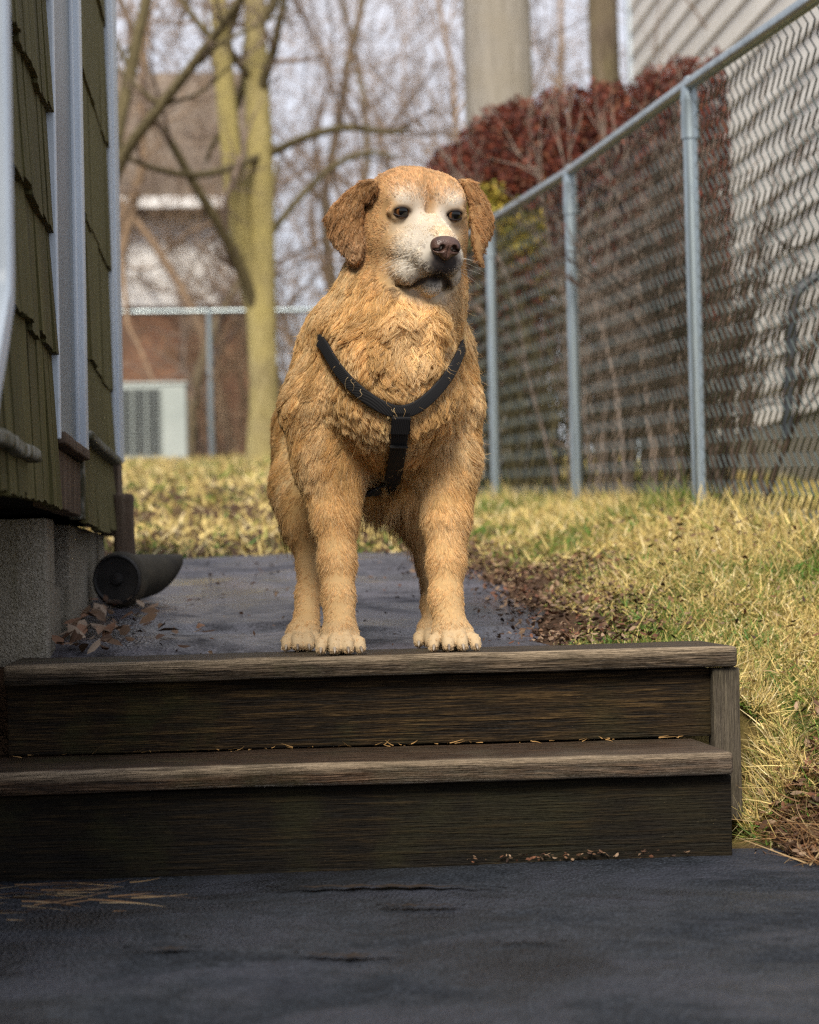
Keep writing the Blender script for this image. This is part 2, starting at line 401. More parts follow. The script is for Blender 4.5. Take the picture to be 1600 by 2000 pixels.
# ------------------------------------------------------------------ green shingled house
HX = -.335
def shingle_mat(name, a, b, c):
    m = M_(name, .75, .3)
    g = m.noise(3, 7, .7, (14, 14, .8), .4); w = m.n('ShaderNodeTexWave', {'Vector': m.co((1, 1, .03)), 'Scale': 16, 'Distortion': 3.5, 'Detail': 3}, wave_type='BANDS', bands_direction='Y').outputs['Fac']
    blot = m.noise(4, 5, .6)
    col = m.ramp(g, [(.28, a), (.5, b), (.75, c)])
    col = m.mix(m.rng(m.rand(), 0, 1, 0, .35), col, a); col = m.mix(m.rng(blot, .5, .75, 0, .4), col, (b[0]*1.3, b[1]*1.25, b[2]*1.4))
    m.col(col); m.bump(m.math('ADD', m.math('MULTIPLY', w, .9), g), .9, .007); return m.m
MAT_SH1 = shingle_mat('green_shingle_paint', (.032, .028, .008), (.082, .074, .022), (.14, .127, .044))
MAT_SH2 = shingle_mat('olive_shingle_paint', (.070, .062, .022), (.122, .110, .040), (.16, .145, .060))
m = M_('white_trim_paint', .4, .45); nn = m.noise(7, 6, .65, (1, 1, .25)); gr = m.noise(26, 5, .7)
m.col(m.mix(m.rng(gr, .6, .72, 0, .5), m.ramp(nn, [(.3, (.40, .47, .55)), (.6, (.54, .61, .68))]), (.25, .245, .23))); m.bump(gr, .12, .004); MAT_TRIM = m.m
m = M_('grey_panel', .32, .5); nn = m.noise(2, 5, .6, (1, 1, .15)); m.col(m.ramp(nn, [(.3, (.085, .115, .145)), (.7, (.14, .18, .215))])); MAT_PANEL = m.m
m = M_('bare_grey_brown_wood', .85, .2); g = m.noise(3, 7, .7, (9, 9, 1)); m.col(m.ramp(g, [(.25, (.035, .025, .018)), (.5, (.11, .08, .058)), (.78, (.21, .165, .125))])); m.bump(g, .8, .01); MAT_BARE = m.m
m = M_('concrete_foundation', .92, .2); a = m.noise(150, 4, .7); b = m.noise(3.2, 6, .62); v = m.vor(240); s = m.noise(6, 5, .6, (4, 4, .5))
c = m.ramp(a, [(.3, (.17, .155, .125)), (.5, (.27, .25, .205)), (.72, (.42, .395, .34))]); c = m.mix(m.rng(b, .42, .7, 0, .55), c, (.16, .135, .095)); c = m.mix(m.rng(s, .52, .72, 0, .5), c, (.13, .12, .07))
m.col(c); m.bump(m.math('ADD', a, m.math('MULTIPLY', v, -.8)), .8, .006); MAT_CONC = m.m
m = M_('flaking_white_paint', .7, .3); a = m.noise(22, 6, .65); m.col(m.ramp(a, [(.44, (.06, .058, .03)), (.54, (.16, .16, .13)), (.74, (.36, .37, .36))])); m.bump(a, .7, .012); MAT_FLAKE = m.m
m = M_('dark_void', .95, .05); m.col((.012, .011, .010)); MAT_VOID = m.m
HOUSE = empty('shingled_house', (-1.2, 4.0, 0), 'olive green shingled house wall with white trim on a concrete foundation, left of the path', 'house')
Z0, ZT = .622, 2.12
box_part('wall', MAT_VOID, HOUSE, -3.0, HX-.03, 2.0, 5.70, Z0+.004, ZT, 0)
# foundation: a near pier, a lower stretch with a broken gap above it, then the long stretch to the corner
def rough_block(name, x0, x1, y0, y1, z0, z1, seed):
    return plank(name, MAT_CONC, x0, x1, y0, y1, z0, z1, .006, seed, .003, HOUSE, 24)
FX = -.372
rough_block('foundation', -1.8, FX, 4.085, 4.22, .2, Z0-.014, 21)
rough_block('foundation', -1.8, FX-.012, 4.223, 4.52, .2, .475, 22)
rough_block('foundation', -1.8, FX+.006, 4.523, 5.66, .2, Z0-.016, 23)
# shingles, one by one
def shingles(y0, y1, zs, wmin, wmax, mat, x=HX, seed=1, out=.016):
    rg = random.Random(seed)
    for i in range(len(zs)-1):
        zb, zt = zs[i], zs[i+1]; y = y0 - rg.uniform(0, .05)*0
        while y < y1-.012:
            w = min(rg.uniform(wmin, wmax), y1-y)
            if y1-(y+w) < .03: w = y1-y
            dz = rg.uniform(-.007, .006); o = out+rg.uniform(-.003, .004); g = .0022
            ya, yb = y+g*.5, y+w-g*.5; t = .0045
            nseg = 3; V = []; F = []
            ys = np.linspace(ya, yb, nseg+1)
            for k, yy in enumerate(ys):
                r = rg.uniform(-.003, .003); q = rg.uniform(-.0015, .0015)
                V += [(x+.001, yy, zb+dz+r), (x+o+q, yy, zb+dz+r), (x+t+q, yy, zt+.012), (x+.001, yy, zt+.012)]
            for k in range(nseg):
                a, b_ = 4*k, 4*k+4
                F += [(a, b_, b_+1, a+1), (a+1, b_+1, b_+2, a+2), (a+2, b_+2, b_+3, a+3)]
            F += [(0, 1, 2, 3), (4*nseg+3, 4*nseg+2, 4*nseg+1, 4*nseg)]
            mesh('shingle', V, F, mat, HOUSE)
            y += w
rows1 = [Z0-.008, .885, 1.095, 1.305, 1.515, 1.725, 1.935, 2.11]
shingles(2.42, 3.752, rows1, .075, .14, MAT_SH1, seed=5)
rows2 = [.80, .962, 1.275, 1.585, 1.90, 2.11]
shingles(4.425, 5.455, rows2, .16, .32, MAT_SH2, seed=9, out=.011)
shingles(4.425, 5.455, [Z0-.02, .772], .2, .4, MAT_SH2, seed=10, out=.018)
# window: near casing, flat panel, far casing, sill, apron
box_part('window_casing', MAT_TRIM, HOUSE, HX-.02, -.316, 3.756, 3.781, .735, ZT-.02, .003)
box_part('window_panel', MAT_PANEL, HOUSE, HX-.02, -.333, 3.782, 4.352, .75, ZT-.02, .001)
box_part('window_casing', MAT_TRIM, HOUSE, HX-.02, -.326, 4.335, 4.3545, .752, ZT-.02, .003)
box_part('window_casing', MAT_TRIM, HOUSE, HX-.02, -.314, 4.355, 4.42, .735, ZT-.02, .003)
plank('sill', MAT_BARE, HX-.03, -.308, 3.785, 4.352, .728, .750, .004, 31, .002, HOUSE, 12)
plank('apron_board', MAT_BARE, HX-.03, HX+.006, 3.758, 4.37, Z0-.004, .726, .003, 32, .003, HOUSE, 12)
plank('loose_trim_strip', MAT_FLAKE, HX-.02, HX+.012, 4.372, 4.42, Z0-.01, .739, .003, 33, .003, HOUSE, 10)
plank('paint_ledge', MAT_FLAKE, HX-.01, HX+.030, 4.43, 5.45, .776, .796, .006, 34, .003, HOUSE, 20)
plank('paint_ledge', MAT_FLAKE, HX+.004, HX+.034, 2.45, 3.24, .664, .684, .006, 35, .004, HOUSE, 24)
# corner board: painted above, bare and rotten below
box_part('corner_board', MAT_TRIM, HOUSE, HX-.03, HX+.016, 5.458, 5.52, .80, ZT-.02, .003)
box_part('corner_board', MAT_TRIM, HOUSE, HX-.03, HX+.022, 5.523, 5.72, .795, ZT-.02, .004)
plank('corner_board', MAT_BARE, HX-.03, HX+.018, 5.47, 5.69, .60, .792, .004, 36, .006, HOUSE, 14)['label'] = 'bare rotten brown lower end of the corner board'
plank('drain_leader', MAT_BARE, HX+.012, HX+.062, 5.34, 5.40, .50, .70, .01, 37, .008, HOUSE, 12)
# downspout close to the camera
mb = MB()
def duct(path, hw, hd):
    V = []; n = len(path)
    for (x, y, z, ty, tz) in path:
        for sx, sn in ((-1, -1), (1, -1), (1, 1), (-1, 1)):
            V.append((x+sx*hw, y-tz*sn*hd, z+ty*sn*hd))
    F = [(4*i+j, 4*i+(j+1) % 4, 4*i+4+(j+1) % 4, 4*i+4+j) for i in range(n-1) for j in range(4)]+[(3, 2, 1, 0), (4*n-4, 4*n-3, 4*n-2, 4*n-1)]
    return V, F
xd = -.300
path = [(xd, 2.56, 2.28, 0, -1), (xd, 2.56, 1.4, 0, -1), (xd, 2.56, .86, 0, -1), (xd, 2.55, .825, -.3, -.95), (xd-.002, 2.50, .775, -.6, -.8), (xd-.006, 2.44, .71, -.5, -.87), (xd-.010, 2.41, .655, -.3, -.95), (xd-.012, 2.40, .62, -.2, -.98)]
mb.add(*duct(path, .032, .026)); o = mb.build('downspout', MAT_TRIM, HOUSE)
bv = o.modifiers.new('bevel', 'BEVEL'); bv.width = .006; bv.segments = 2; shade_auto(o, 60)

# round drain fitting by the corner
m = M_('black_drain_plastic', .5, .4); a = m.noise(12, 5, .6); m.col(m.ramp(a, [(.35, (.008, .008, .009)), (.65, (.028, .026, .025))])); m.bump(a, .2, .005); MAT_DRAIN = m.m
m = M_('grimy_drain_sleeve', .75, .3); a = m.noise(9, 6, .65); m.col(m.ramp(a, [(.3, (.02, .018, .014)), (.55, (.055, .048, .034)), (.8, (.12, .085, .06))])); m.bump(a, .4, .01); MAT_SLEEVE = m.m
c0 = np.array([-.286, 5.05, pathz(5.05)+.071]); ax = np.array([-.25, -.95, .02]); ax /= np.linalg.norm(ax)
DR = empty('drain_fitting', (c0[0], c0[1], pathz(5.05)+.01), 'black round drain fitting with a slanted mouth lying at the house corner', 'drain pipe')
mb = MB(); mb.lathe([(.0, .0), (.062, .0), (.066, .006), (.066, .022), (.062, .028), (.059, .034), (.0, .034)], c0, ax, 28); shade_auto(mb.build('flange', MAT_SLEEVE, DR), 40)
mb = MB(); mb.lathe([(.058, .0345), (.058, .044), (.054, .047), (.050, .043), (.016, .042), (.013, .049), (.0, .051)], c0, ax, 28); shade_auto(mb.build('end_cap', MAT_DRAIN, DR), 40)
mb = MB(); side = np.array([.80, .58, .05]); side /= np.linalg.norm(side)
ring = 22; V = []; F = []
for k in range(6):
    t = k/5; cc = c0 - ax*.01*t + side*(.115*t) + np.array([0, .03*t, .004*t]); rr = .056*(1-.12*t)
    for j in range(ring):
        a_ = 2*math.pi*j/ring
        e1 = np.cross(side, [0, 0, 1.0]); e1 /= np.linalg.norm(e1); e2 = np.array([0, 0, 1.0])
        sl = .040*t*math.sin(a_)     # slanted mouth
        V.append(cc + rr*(math.cos(a_)*e1+math.sin(a_)*e2*(1-.12*t)) + side*sl)
F = [(i*ring+j, i*ring+(j+1) % ring, (i+1)*ring+(j+1) % ring, (i+1)*ring+j) for i in range(5) for j in range(ring)]
F += [tuple(range(ring))]
mb.add(V, F); o = mb.build('mouth', MAT_SLEEVE, DR); sol = o.modifiers.new('solid', 'SOLIDIFY'); sol.thickness = .004; shade_auto(o, 40)

# ------------------------------------------------------------------ chain link fence
m = M_('galvanised_steel', .38, .5); a = m.noise(14, 6, .6, (1, 1, .5)); sp = m.vor(60)
m.col(m.mix(m.rng(a, .45, .7, 0, .6), (.34, .395, .41), (.21, .245, .255))); m.set('Metallic', .85); m.set('Roughness', m.rng(a, .3, .7, .24, .45)); MAT_GALV = m.m
m = M_('grey_green_wire', .45, .5); a = m.noise(20, 3); m.col(m.ramp(a, [(.3, (.045, .060, .052)), (.7, (.11, .138, .125))])); m.set('Metallic', .5); MAT_WIRE = m.m
P1, P2, P3 = W(1357, 600, 6.08), W(1119, 600, 7.75), W(961, 600, 9.15)
d12 = (P2-P1); P0 = P1-d12*1.12; P4 = P3+(P3-P1)*.5; P5 = P3+(P3-P1)*1.05
posts = [(P0[0], P0[1]), (P1[0], P1[1]), (P2[0], P2[1]), (P3[0], P3[1]), (P4[0], P4[1]), (P5[0], P5[1])]
def ztop(Y): return np.interp(Y, [4, 6.08, 7.75, 9.15, 13], [CAM[2]+1.30, W(1345, 165, 6.08)[2], W(1110, 335, 7.75)[2], W(975, 432, 9.15)[2], W(975, 432, 9.15)[2]+.16])
FENCE = empty('chain_link_fence', (posts[1][0], posts[1][1], float(bank(posts[1][1]))), 'galvanised chain link fence running uphill along the grass bank right of the dog', 'fence')
for i, (x, y) in enumerate(posts):
    zb = float(terrain(x, y, False)); zt = float(ztop(y))
    mb = MB(); mb.tube([(x, y, zb-.1), (x, y, zt-.035)], [.0215]*2, 20); po = shade_auto(mb.build('post', MAT_GALV, FENCE), 50)
    mb = MB(); mb.lathe([(.0265, -.16), (.0265, -.155), (.0255, -.05), (.0265, -.045), (.024, -.02), (.020, .005), (.012, .022), (.0, .027)], (x, y, zt), n=20); shade_auto(mb.build('post_cap', MAT_GALV, po), 40)
mb = MB()
for i in range(len(posts)-1):
    (xa, ya), (xb, yb) = posts[i], posts[i+1]
    mb = MB(); mb.tube([(xa, ya, ztop(ya)), (xb, yb, ztop(yb))], [.0195]*2, 18); shade_auto(mb.build('top_rail', MAT_GALV, FENCE), 50)
    nrm = np.array([-(yb-ya), xb-xa]); nrm /= np.linalg.norm(nrm)
    if nrm[0] < 0: nrm = -nrm
    Lb = math.hypot(xb-xa, yb-ya); w = .054; nw = int(round(Lb/w)); w = Lb/nw; hz = .036
    V = []; F = []; nv = 0; ns = 4
    kmax = int(1.32/hz)
    dirv = np.array([(xb-xa)/Lb, (yb-ya)/Lb])
    if ya > 9.4: kmax = int(1.3/hz)
    for j in range(nw):
        s0 = (j+.5)*w
        k = np.arange(kmax+1); s = s0 + np.where(k % 2 == 0, -.5, .5)*w*1.05
        off = .024 + np.where(k % 2 == 0, -.0026, .0026)
        X = xa+dirv[0]*s+nrm[0]*off; Y = ya+dirv[1]*s+nrm[1]*off
        Z = ztop(Y)+.035-k*hz + RNG.normal(size=len(k))*.0006
        P = np.stack([X, Y, Z], 1)
        # slightly rounded knuckles: add a point on both sides of each vertex
        a1 = P[1:]*.88+P[:-1]*.12; a0 = P[:-1]*.88+P[1:]*.12
        pts = np.empty((3*len(k)-2, 3)); pts[0::3] = P; pts[1::3] = a0; pts[2::3] = a1
        pts = pts[1:-1]
        t = np.gradient(pts, axis=0); t /= np.linalg.norm(t, axis=1)[:, None]
        nn_ = np.array([nrm[0], nrm[1], 0.0]); e = np.cross(t, nn_); e /= np.linalg.norm(e, axis=1)[:, None]
        r = .0025; m_ = len(pts)
        ring = np.stack([pts+r*e, pts+r*nn_, pts-r*e, pts-r*nn_], 1).reshape(-1, 3)
        V.append(ring); i0 = np.arange(m_-1)[:, None]*4+nv; jj = np.arange(4)
        F.append(np.stack([i0+jj, i0+(jj+1) % 4, i0+4+(jj+1) % 4, i0+4+jj], -1).reshape(-1, 4)); nv += len(ring)
    mesh('chain_link_mesh', np.concatenate(V), np.concatenate(F), MAT_WIRE, FENCE)
# ------------------------------------------------------------------ grass and litter
m = M_('grass_blade', .7, .25); m.col(m.attr()); m.set('Subsurface Weight', 0.0); MAT_GRASS = m.m
def pick(cols, n, w=None):
    c = np.array(cols)[RNG.choice(len(cols), n, p=w)]; return np.clip(c*RNG.uniform(.7, 1.3, (n, 1)), 0, 1)
STRAWC = [(.58, .45, .18), (.50, .38, .135), (.64, .53, .29), (.36, .265, .09), (.13, .16, .035), (.24, .25, .06)]
def grass(name, X, Y, lens, width, weights, lean=.9, curl=.9, green=None):
    n = len(X); Z = terrain(X, Y)-.010
    d = np.stack([RNG.normal(size=n)*lean, RNG.normal(size=n)*lean-.15, np.abs(RNG.normal(size=n))*.6+.35], 1)
    C = pick(STRAWC, n, weights)
    P = np.stack([X, Y, Z], 1)
    patch = fbm(np.stack([X, Y, X*0], -1), 2.3, 3)
    g = np.clip((patch-.5)*5 + (0 if green is None else green), 0, 1)[:, None]
    gc = np.stack([RNG.uniform(.06, .15, n), RNG.uniform(.10, .20, n), RNG.uniform(.015, .04, n)], 1)
    C = np.where(RNG.random((n, 1)) < g*.75, gc, C)
    return tag(strands(name, P, d, lens, width, MAT_GRASS, colors=C, curl=curl), kind='stuff')
W6 = [.26, .26, .14, .16, .09, .09]
def samp(n, x0, x1, y0, y1, keep):
    X = RNG.uniform(x0, x1, n*3); Y = RNG.uniform(y0, y1, n*3); k = keep(X, Y) > RNG.random(n*3)
    return X[k][:n], Y[k][:n]
def keep_near(X, Y):
    a = sstep(edge_x(Y)-.14, edge_x(Y)+.18, X)*sstep(3.58, 3.92, Y+.12*(X-.95)+.16*(fbm(np.stack([X, Y, X*0], -1), 5, 2)-.5))
    return np.where(X < .888, a*(Y > 4.08), a)
X, Y = samp(100000, .6, 1.9, 3.3, 5.3, keep_near)
grass('grass', X, Y, RNG.uniform(.010, .026, len(X)), RNG.uniform(.0020, .0042, len(X)), W6, 1.2, 1.2, .45*sstep(4.2, 3.6, Y)+.02)
X, Y = samp(64000, .55, 3.4, 5.3, 9.5, lambda X, Y: sstep(edge_x(Y)-.15, edge_x(Y)+.25, X))
grass('grass', X, Y, RNG.uniform(.014, .034, len(X)), RNG.uniform(.003, .006, len(X)), W6, 1.2, 1.3)
X, Y = samp(52000, -2.4, 3.6, 6.62, 21, lambda X, Y: (6.6/Y)**.8)
grass('grass', X, Y, RNG.uniform(.02, .05, len(X)), RNG.uniform(.006, .012, len(X)), [.34, .28, .16, .10, .06, .06], 1.0, .8)
X, Y = samp(30000, 1.9, 3.4, 3.3, 5.4, lambda X, Y: sstep(3.3, 3.7, Y))
grass('grass', X, Y, RNG.uniform(.014, .032, len(X)), RNG.uniform(.003, .005, len(X)), W6, 1.2, 1.2)
X = RNG.uniform(.888, 1.0, 5000); Y = RNG.uniform(3.74, 4.15, 5000)
n = 5000; C = pick(STRAWC, n, W6); P = np.stack([X, Y, terrain(X, Y)+.004], 1)
tag(strands('grass', P, np.stack([RNG.normal(size=n), RNG.normal(size=n)-.2, np.abs(RNG.normal(size=n))+.3], 1), RNG.uniform(.012, .034, n), RNG.uniform(.002, .004, n), MAT_GRASS, colors=C, curl=1.2), kind='stuff')
# tufts at the foot of the fence
t = RNG.random(7500); k = RNG.integers(0, 3, 7500)
px_ = np.array([p[0] for p in posts]); py_ = np.array([p[1] for p in posts])
X = px_[k]+(px_[k+1]-px_[k])*t+RNG.normal(size=7500)*.05; Y = py_[k]+(py_[k+1]-py_[k])*t+RNG.normal(size=7500)*.05
grass('grass', X, Y, RNG.uniform(.03, .085, 7500)*(.6+.6*fbm(np.stack([X, Y, X*0], -1), 4, 2)), RNG.uniform(.003, .006, 7500), [.36, .22, .16, .06, .1, .1], .35, .8, .05)
# leaves
m = M_('dry_leaf_brown', .75, .25); m.col(m.attr()); MAT_LEAF = m.m
def leaf_geo(P, N, size, C, name, stuff=True, parent=None):
    """curled six-point leaves: P centre, N rough normal"""
    n = len(P); N = N/np.linalg.norm(N, axis=1)[:, None]
    a = np.cross(N, RNG.normal(size=(n, 3))); a /= np.linalg.norm(a, axis=1)[:, None]; b = np.cross(N, a)
    s = size[:, None]; cu = RNG.uniform(-.25, .45, (n, 1)); cv = RNG.uniform(0, .5, (n, 1))
    pts = [(-1, 0), (-.35, .48), (.4, .40), (1, 0), (.4, -.40), (-.35, -.48)]
    V = np.stack([P + s*.5*(x*a + y*b + N*(cu*x*x*1.0+cv*abs(y)*1.1)) for x, y in pts], 1).reshape(-1, 3)
    i = np.arange(n)[:, None]*6
    F = np.concatenate([i+np.array([[0, 1, 5, 5]])[:, :0].astype(int) if False else np.concatenate([i+0, i+1, i+2, i+3], 1), np.concatenate([i+0, i+3, i+4, i+5], 1)])
    return V, F, np.repeat(C, 6, axis=0)
LEAFC = [(.075, .040, .024), (.13, .072, .040), (.20, .13, .08), (.045, .025, .017), (.25, .17, .11), (.13, .055, .03)]
def litter(X, Y, smin, smax, name, zoff=.004, zf=None):
    n = len(X); Z = (terrain(X, Y) if zf is None else zf(X, Y))+zoff+RNG.random(n)*.012
    N = RNG.normal(size=(n, 3))*.45; N[:, 2] += 1
    V, F, C = leaf_geo(np.stack([X, Y, Z], 1), N, RNG.uniform(smin, smax, n), pick(LEAFC, n), name)
    return tag(mesh(name, V, F, MAT_LEAF, colors=C), kind='stuff')
Y = RNG.uniform(4.05, 6.9, 2600); X = edge_x(Y)-.02+RNG.normal(size=2600)*.085
litter(X, Y, .006, .022, 'leaf_litter', .004, lambda X, Y: np.maximum(terrain(X, Y), pathz(Y)+.006))
Y = 3.42+np.abs(RNG.normal(size=4800))*.20; X = RNG.uniform(.895, 1.8, 4800)
litter(X, Y, .008, .030, 'leaf_litter', .004)
X = RNG.uniform(.95, 2.0, 500); Y = RNG.uniform(3.7, 6.0, 500); litter(X, Y, .01, .026, 'leaf_litter', .02)
n = 300; X = RNG.uniform(-.33, .62, n); Y = RNG.uniform(4.1, 6.5, n); litter(X, Y, .004, .018, 'leaf_litter', .003, lambda X, Y: up_z(X, Y))
n = 1100; Y = RNG.uniform(4.09, 6.6, n); X = .64+.10*(fbm(np.stack([Y*0, Y, Y*0], -1), 3.2, 4)-.5)*2+RNG.normal(size=n)*.045; litter(X, Y, .005, .02, 'leaf_litter', .003, lambda X, Y: np.maximum(terrain(X, Y), up_z(X, Y)))
# straw and needles among the leaves beside the steps
n = 5600; Y = 3.36+np.abs(RNG.normal(size=n))*.26; X = RNG.uniform(.893, 1.8, n)
tag(strands('dead_grass', np.stack([X, Y, terrain(X, Y)+.006], 1), np.stack([RNG.normal(size=n), RNG.normal(size=n)*.7, np.abs(RNG.normal(size=n))*.35], 1), RNG.uniform(.02, .08, n), RNG.uniform(.001, .003, n), MAT_GRASS, colors=pick([(.20, .11, .045), (.32, .22, .11), (.09, .05, .025), (.15, .075, .03)], n), curl=.9), kind='stuff')
# thin drift of leaf crumbs against the lower riser and needles at its left end
n = 420; X = RNG.uniform(-.55, 1.3, n)**1.0; X = X[vnoise(np.stack([X*9, X*0, X*0], 1)) > .45]; n = len(X); Y = YN1+.022-np.abs(RNG.normal(size=n))*.010; litter(X, Y, .004, .012, 'leaf_litter', .002, lambda X, Y: X*0+.004)
n = 80; c = np.stack([W(60, 1745, 3.3)[0]+RNG.normal(size=n)*.09, 3.26+RNG.normal(size=n)*.10, RNG.uniform(.006, .022, n)], 1); c[:, 0] = np.minimum(c[:, 0], -.18)
ns_ = tag(strands('pine_straw', c, np.stack([np.ones(n), RNG.normal(size=n)*.35-.1, RNG.normal(size=n)*.03], 1), RNG.uniform(.02, .11, n), RNG.uniform(.0012, .003, n), MAT_GRASS, colors=pick([(.15, .085, .04), (.24, .16, .08), (.06, .035, .02), (.30, .22, .12)], n), curl=.12), kind='stuff')
# fallen leaves one by one along the foundation
for i in range(80):
    y = 4.10+abs(random.gauss(0, .42)); x = -.36+abs(random.gauss(0, .075))*(1.25-.25*(y-4.1))
    P = np.array([[x, y, float(up_z(np.array(x), np.array(y)))+.010+random.random()*.022]])
    N = np.array([[random.gauss(0, .45), random.gauss(0, .45)-.3, 1]])
    cc = np.array([random.choice([(.20, .13, .085), (.14, .085, .05), (.30, .23, .17), (.09, .05, .03), (.21, .115, .07)])])*random.uniform(.8, 1.2)
    V, F, C = leaf_geo(P, N, np.array([random.uniform(.022, .055)]), cc, 'dry_leaf')
    tag(mesh('dry_leaf', V, F, MAT_LEAF, colors=C, origin=P[0]), 'curled brown dry leaf lying among others along the concrete foundation', 'leaf', 'dry leaves along the foundation')

# ------------------------------------------------------------------ bare trees
def tubes(lines, ns=5):
    """lines: (points, radii) -> vertices, quads"""
    Vs, Fs, nv = [], [], 0
    for pts, rad in lines:
        k = ns if rad[0] > .02 else 3
        m_ = len(pts); t = np.gradient(pts, axis=0); t /= np.linalg.norm(t, axis=1)[:, None]+1e-9
        ref = np.array([.3, .2, .93]) if abs(t[0][2]) < .8 else np.array([1.0, .1, 0])
        a = np.cross(t, ref); a /= np.linalg.norm(a, axis=1)[:, None]+1e-9; b = np.cross(t, a)
        if rad[0] > .1: k = 14
        elif rad[0] > .04: k = 8
        an = np.arange(k)*2*math.pi/k
        V = pts[:, None]+rad[:, None, None]*(np.cos(an)[None, :, None]*a[:, None]+np.sin(an)[None, :, None]*b[:, None])
        i = np.arange(m_-1)[:, None]*k+nv; j = np.arange(k)
        Fs.append(np.stack([i+j, i+(j+1) % k, i+k+(j+1) % k, i+k+j], -1).reshape(-1, 4)); Vs.append(V.reshape(-1, 3)); nv += m_*k
    return np.concatenate(Vs), np.concatenate(Fs)
def grow(p, d, L_, r, rg, n=7, up=.12, wob=.16, r_end=.35):
    pts = [np.array(p, float)]; d = np.array(d, float)
    for k in range(n):
        d = d + rg.normal(size=3)*wob; d[2] += up; d /= np.linalg.norm(d)
        pts.append(pts[-1]+d*L_/n)
    return np.array(pts), np.linspace(r, r*r_end, n+1)
def ramify(lines, line, levels, rg, spread=.9, nch=(5, 7), ratio=.55, start=.3, up=.12, out=None, wob=.16):
    pts, rad = line
    if levels == 0: return
    L_ = np.linalg.norm(np.diff(pts, axis=0), axis=1).sum()
    for _ in range(rg.integers(*nch)):
        t = rg.uniform(start, 1.0); f = t*(len(pts)-1); i = min(int(f), len(pts)-2); u = f-i
        p = pts[i]*(1-u)+pts[i+1]*u; d = pts[i+1]-pts[i]; d /= np.linalg.norm(d)
        nd = d + rg.normal(size=3)*spread; nd /= np.linalg.norm(nd)
        r = max((rad[i]*(1-u)+rad[i+1]*u)*rg.uniform(.4, .65), .0040)
        l = grow(p, nd, L_*ratio*rg.uniform(.6, 1.25), r, rg, n=6 if levels > 1 else 4, up=up, wob=wob)
        lines[levels-1].append(l); ramify(lines, l, levels-1, rg, spread, nch, ratio, start, up, wob=wob)
def bark(name, a, b, c, stretch=(6, 6, 1), sc=6, moss=None):
    m = M_(name, .9, .15); n = m.noise(sc, 7, .65, stretch, .3); bl = m.noise(1.8, 5, .6)
    col = m.ramp(n, [(.28, a), (.5, b), (.75, c)])
    if moss: col = m.mix(m.rng(bl, .38, .62, 0, .8), col, moss)
    m.col(col); m.bump(n, .9, .04); return m.m
MAT_MOSSY = bark('mossy_bark', (.13, .105, .055), (.32, .265, .13), (.48, .41, .22), moss=(.45, .375, .14))
MAT_LIMB = bark('olive_limb_bark', (.06, .05, .028), (.14, .115, .06), (.24, .20, .11))
MAT_GREYB = bark('smooth_grey_bark', (.19, .175, .155), (.31, .29, .26), (.40, .375, .34), (5, 5, .5), 4, moss=(.27, .24, .19))
MAT_BROWNB = bark('brown_bark', (.08, .06, .04), (.18, .14, .10), (.29, .235, .17), (5, 5, .6), 5, moss=(.20, .165, .09))
MAT_TWIG = bark('brown_twig', (.15, .11, .09), (.27, .205, .165), (.38, .30, .25))
MAT_TWIGL = bark('pale_orange_twig', (.17, .11, .07), (.31, .215, .14), (.42, .31, .21))
MAT_TWIGR = bark('reddish_stem', (.045, .034, .027), (.10, .072, .056), (.17, .125, .095))
def tree(label, base, H, r, seed, mats, lean=(0, 0), trunk_pts=None, levels=3, spread=.8, nch=(5, 7), ratio=.5, start=.35, limbs=(4, 6), group=None, name='bare_tree', up=.1, wob=.16, limb_ratio=.55):
    rg = np.random.default_rng(seed)
    root = empty(name, tuple(base), label, 'tree', group)
    if trunk_pts is None:
        l = grow(np.array(base)-[0, 0, .15], (lean[0], lean[1], 1), H, r, rg, 10, .12, .13, .3)
        l[1][0] *= 1.35; l[1][1] *= 1.06
        trunks = [l]
    else: trunks = trunk_pts
    for l in trunks:
        V, F = tubes([l], 14); mesh('trunk', V, F, mats[0], root, True)
    lines = {k: [] for k in range(levels)}
    for l in trunks: ramify(lines, l, levels, rg, spread, limbs if True else nch, limb_ratio, start, up, wob=wob) if levels == 1 else _limbs(lines, l, levels, rg, spread, limbs, nch, ratio, start, up, wob, limb_ratio)
    if lines[levels-1]:
        V, F = tubes(lines[levels-1]); mesh('limbs', V, F, mats[1], root, True)
    rest = sum((lines[k] for k in range(levels-1)), [])
    if rest:
        V, F = tubes(rest); o = mesh('crown', V, F, mats[2], root)
    return root
def _limbs(lines, l, levels, rg, spread, limbs, nch, ratio, start, up, wob, lr):
    pts, rad = l; L_ = np.linalg.norm(np.diff(pts, axis=0), axis=1).sum()
    for _ in range(rg.integers(*limbs)):
        t = rg.uniform(start, 1.0); f = t*(len(pts)-1); i = min(int(f), len(pts)-2); u = f-i
        p = pts[i]*(1-u)+pts[i+1]*u; d = pts[i+1]-pts[i]; d /= np.linalg.norm(d)
        nd = d*.7 + rg.normal(size=3)*spread; nd /= np.linalg.norm(nd)
        r = max((rad[i]*(1-u)+rad[i+1]*u)*rg.uniform(.35, .6), .008)
        nl = grow(p, nd, L_*lr*rg.uniform(.6, 1.2), r, rg, 7, up, wob)
        lines[levels-1].append(nl); ramify(lines, nl, levels-1, rg, spread, nch, ratio, .2, up, wob=wob)
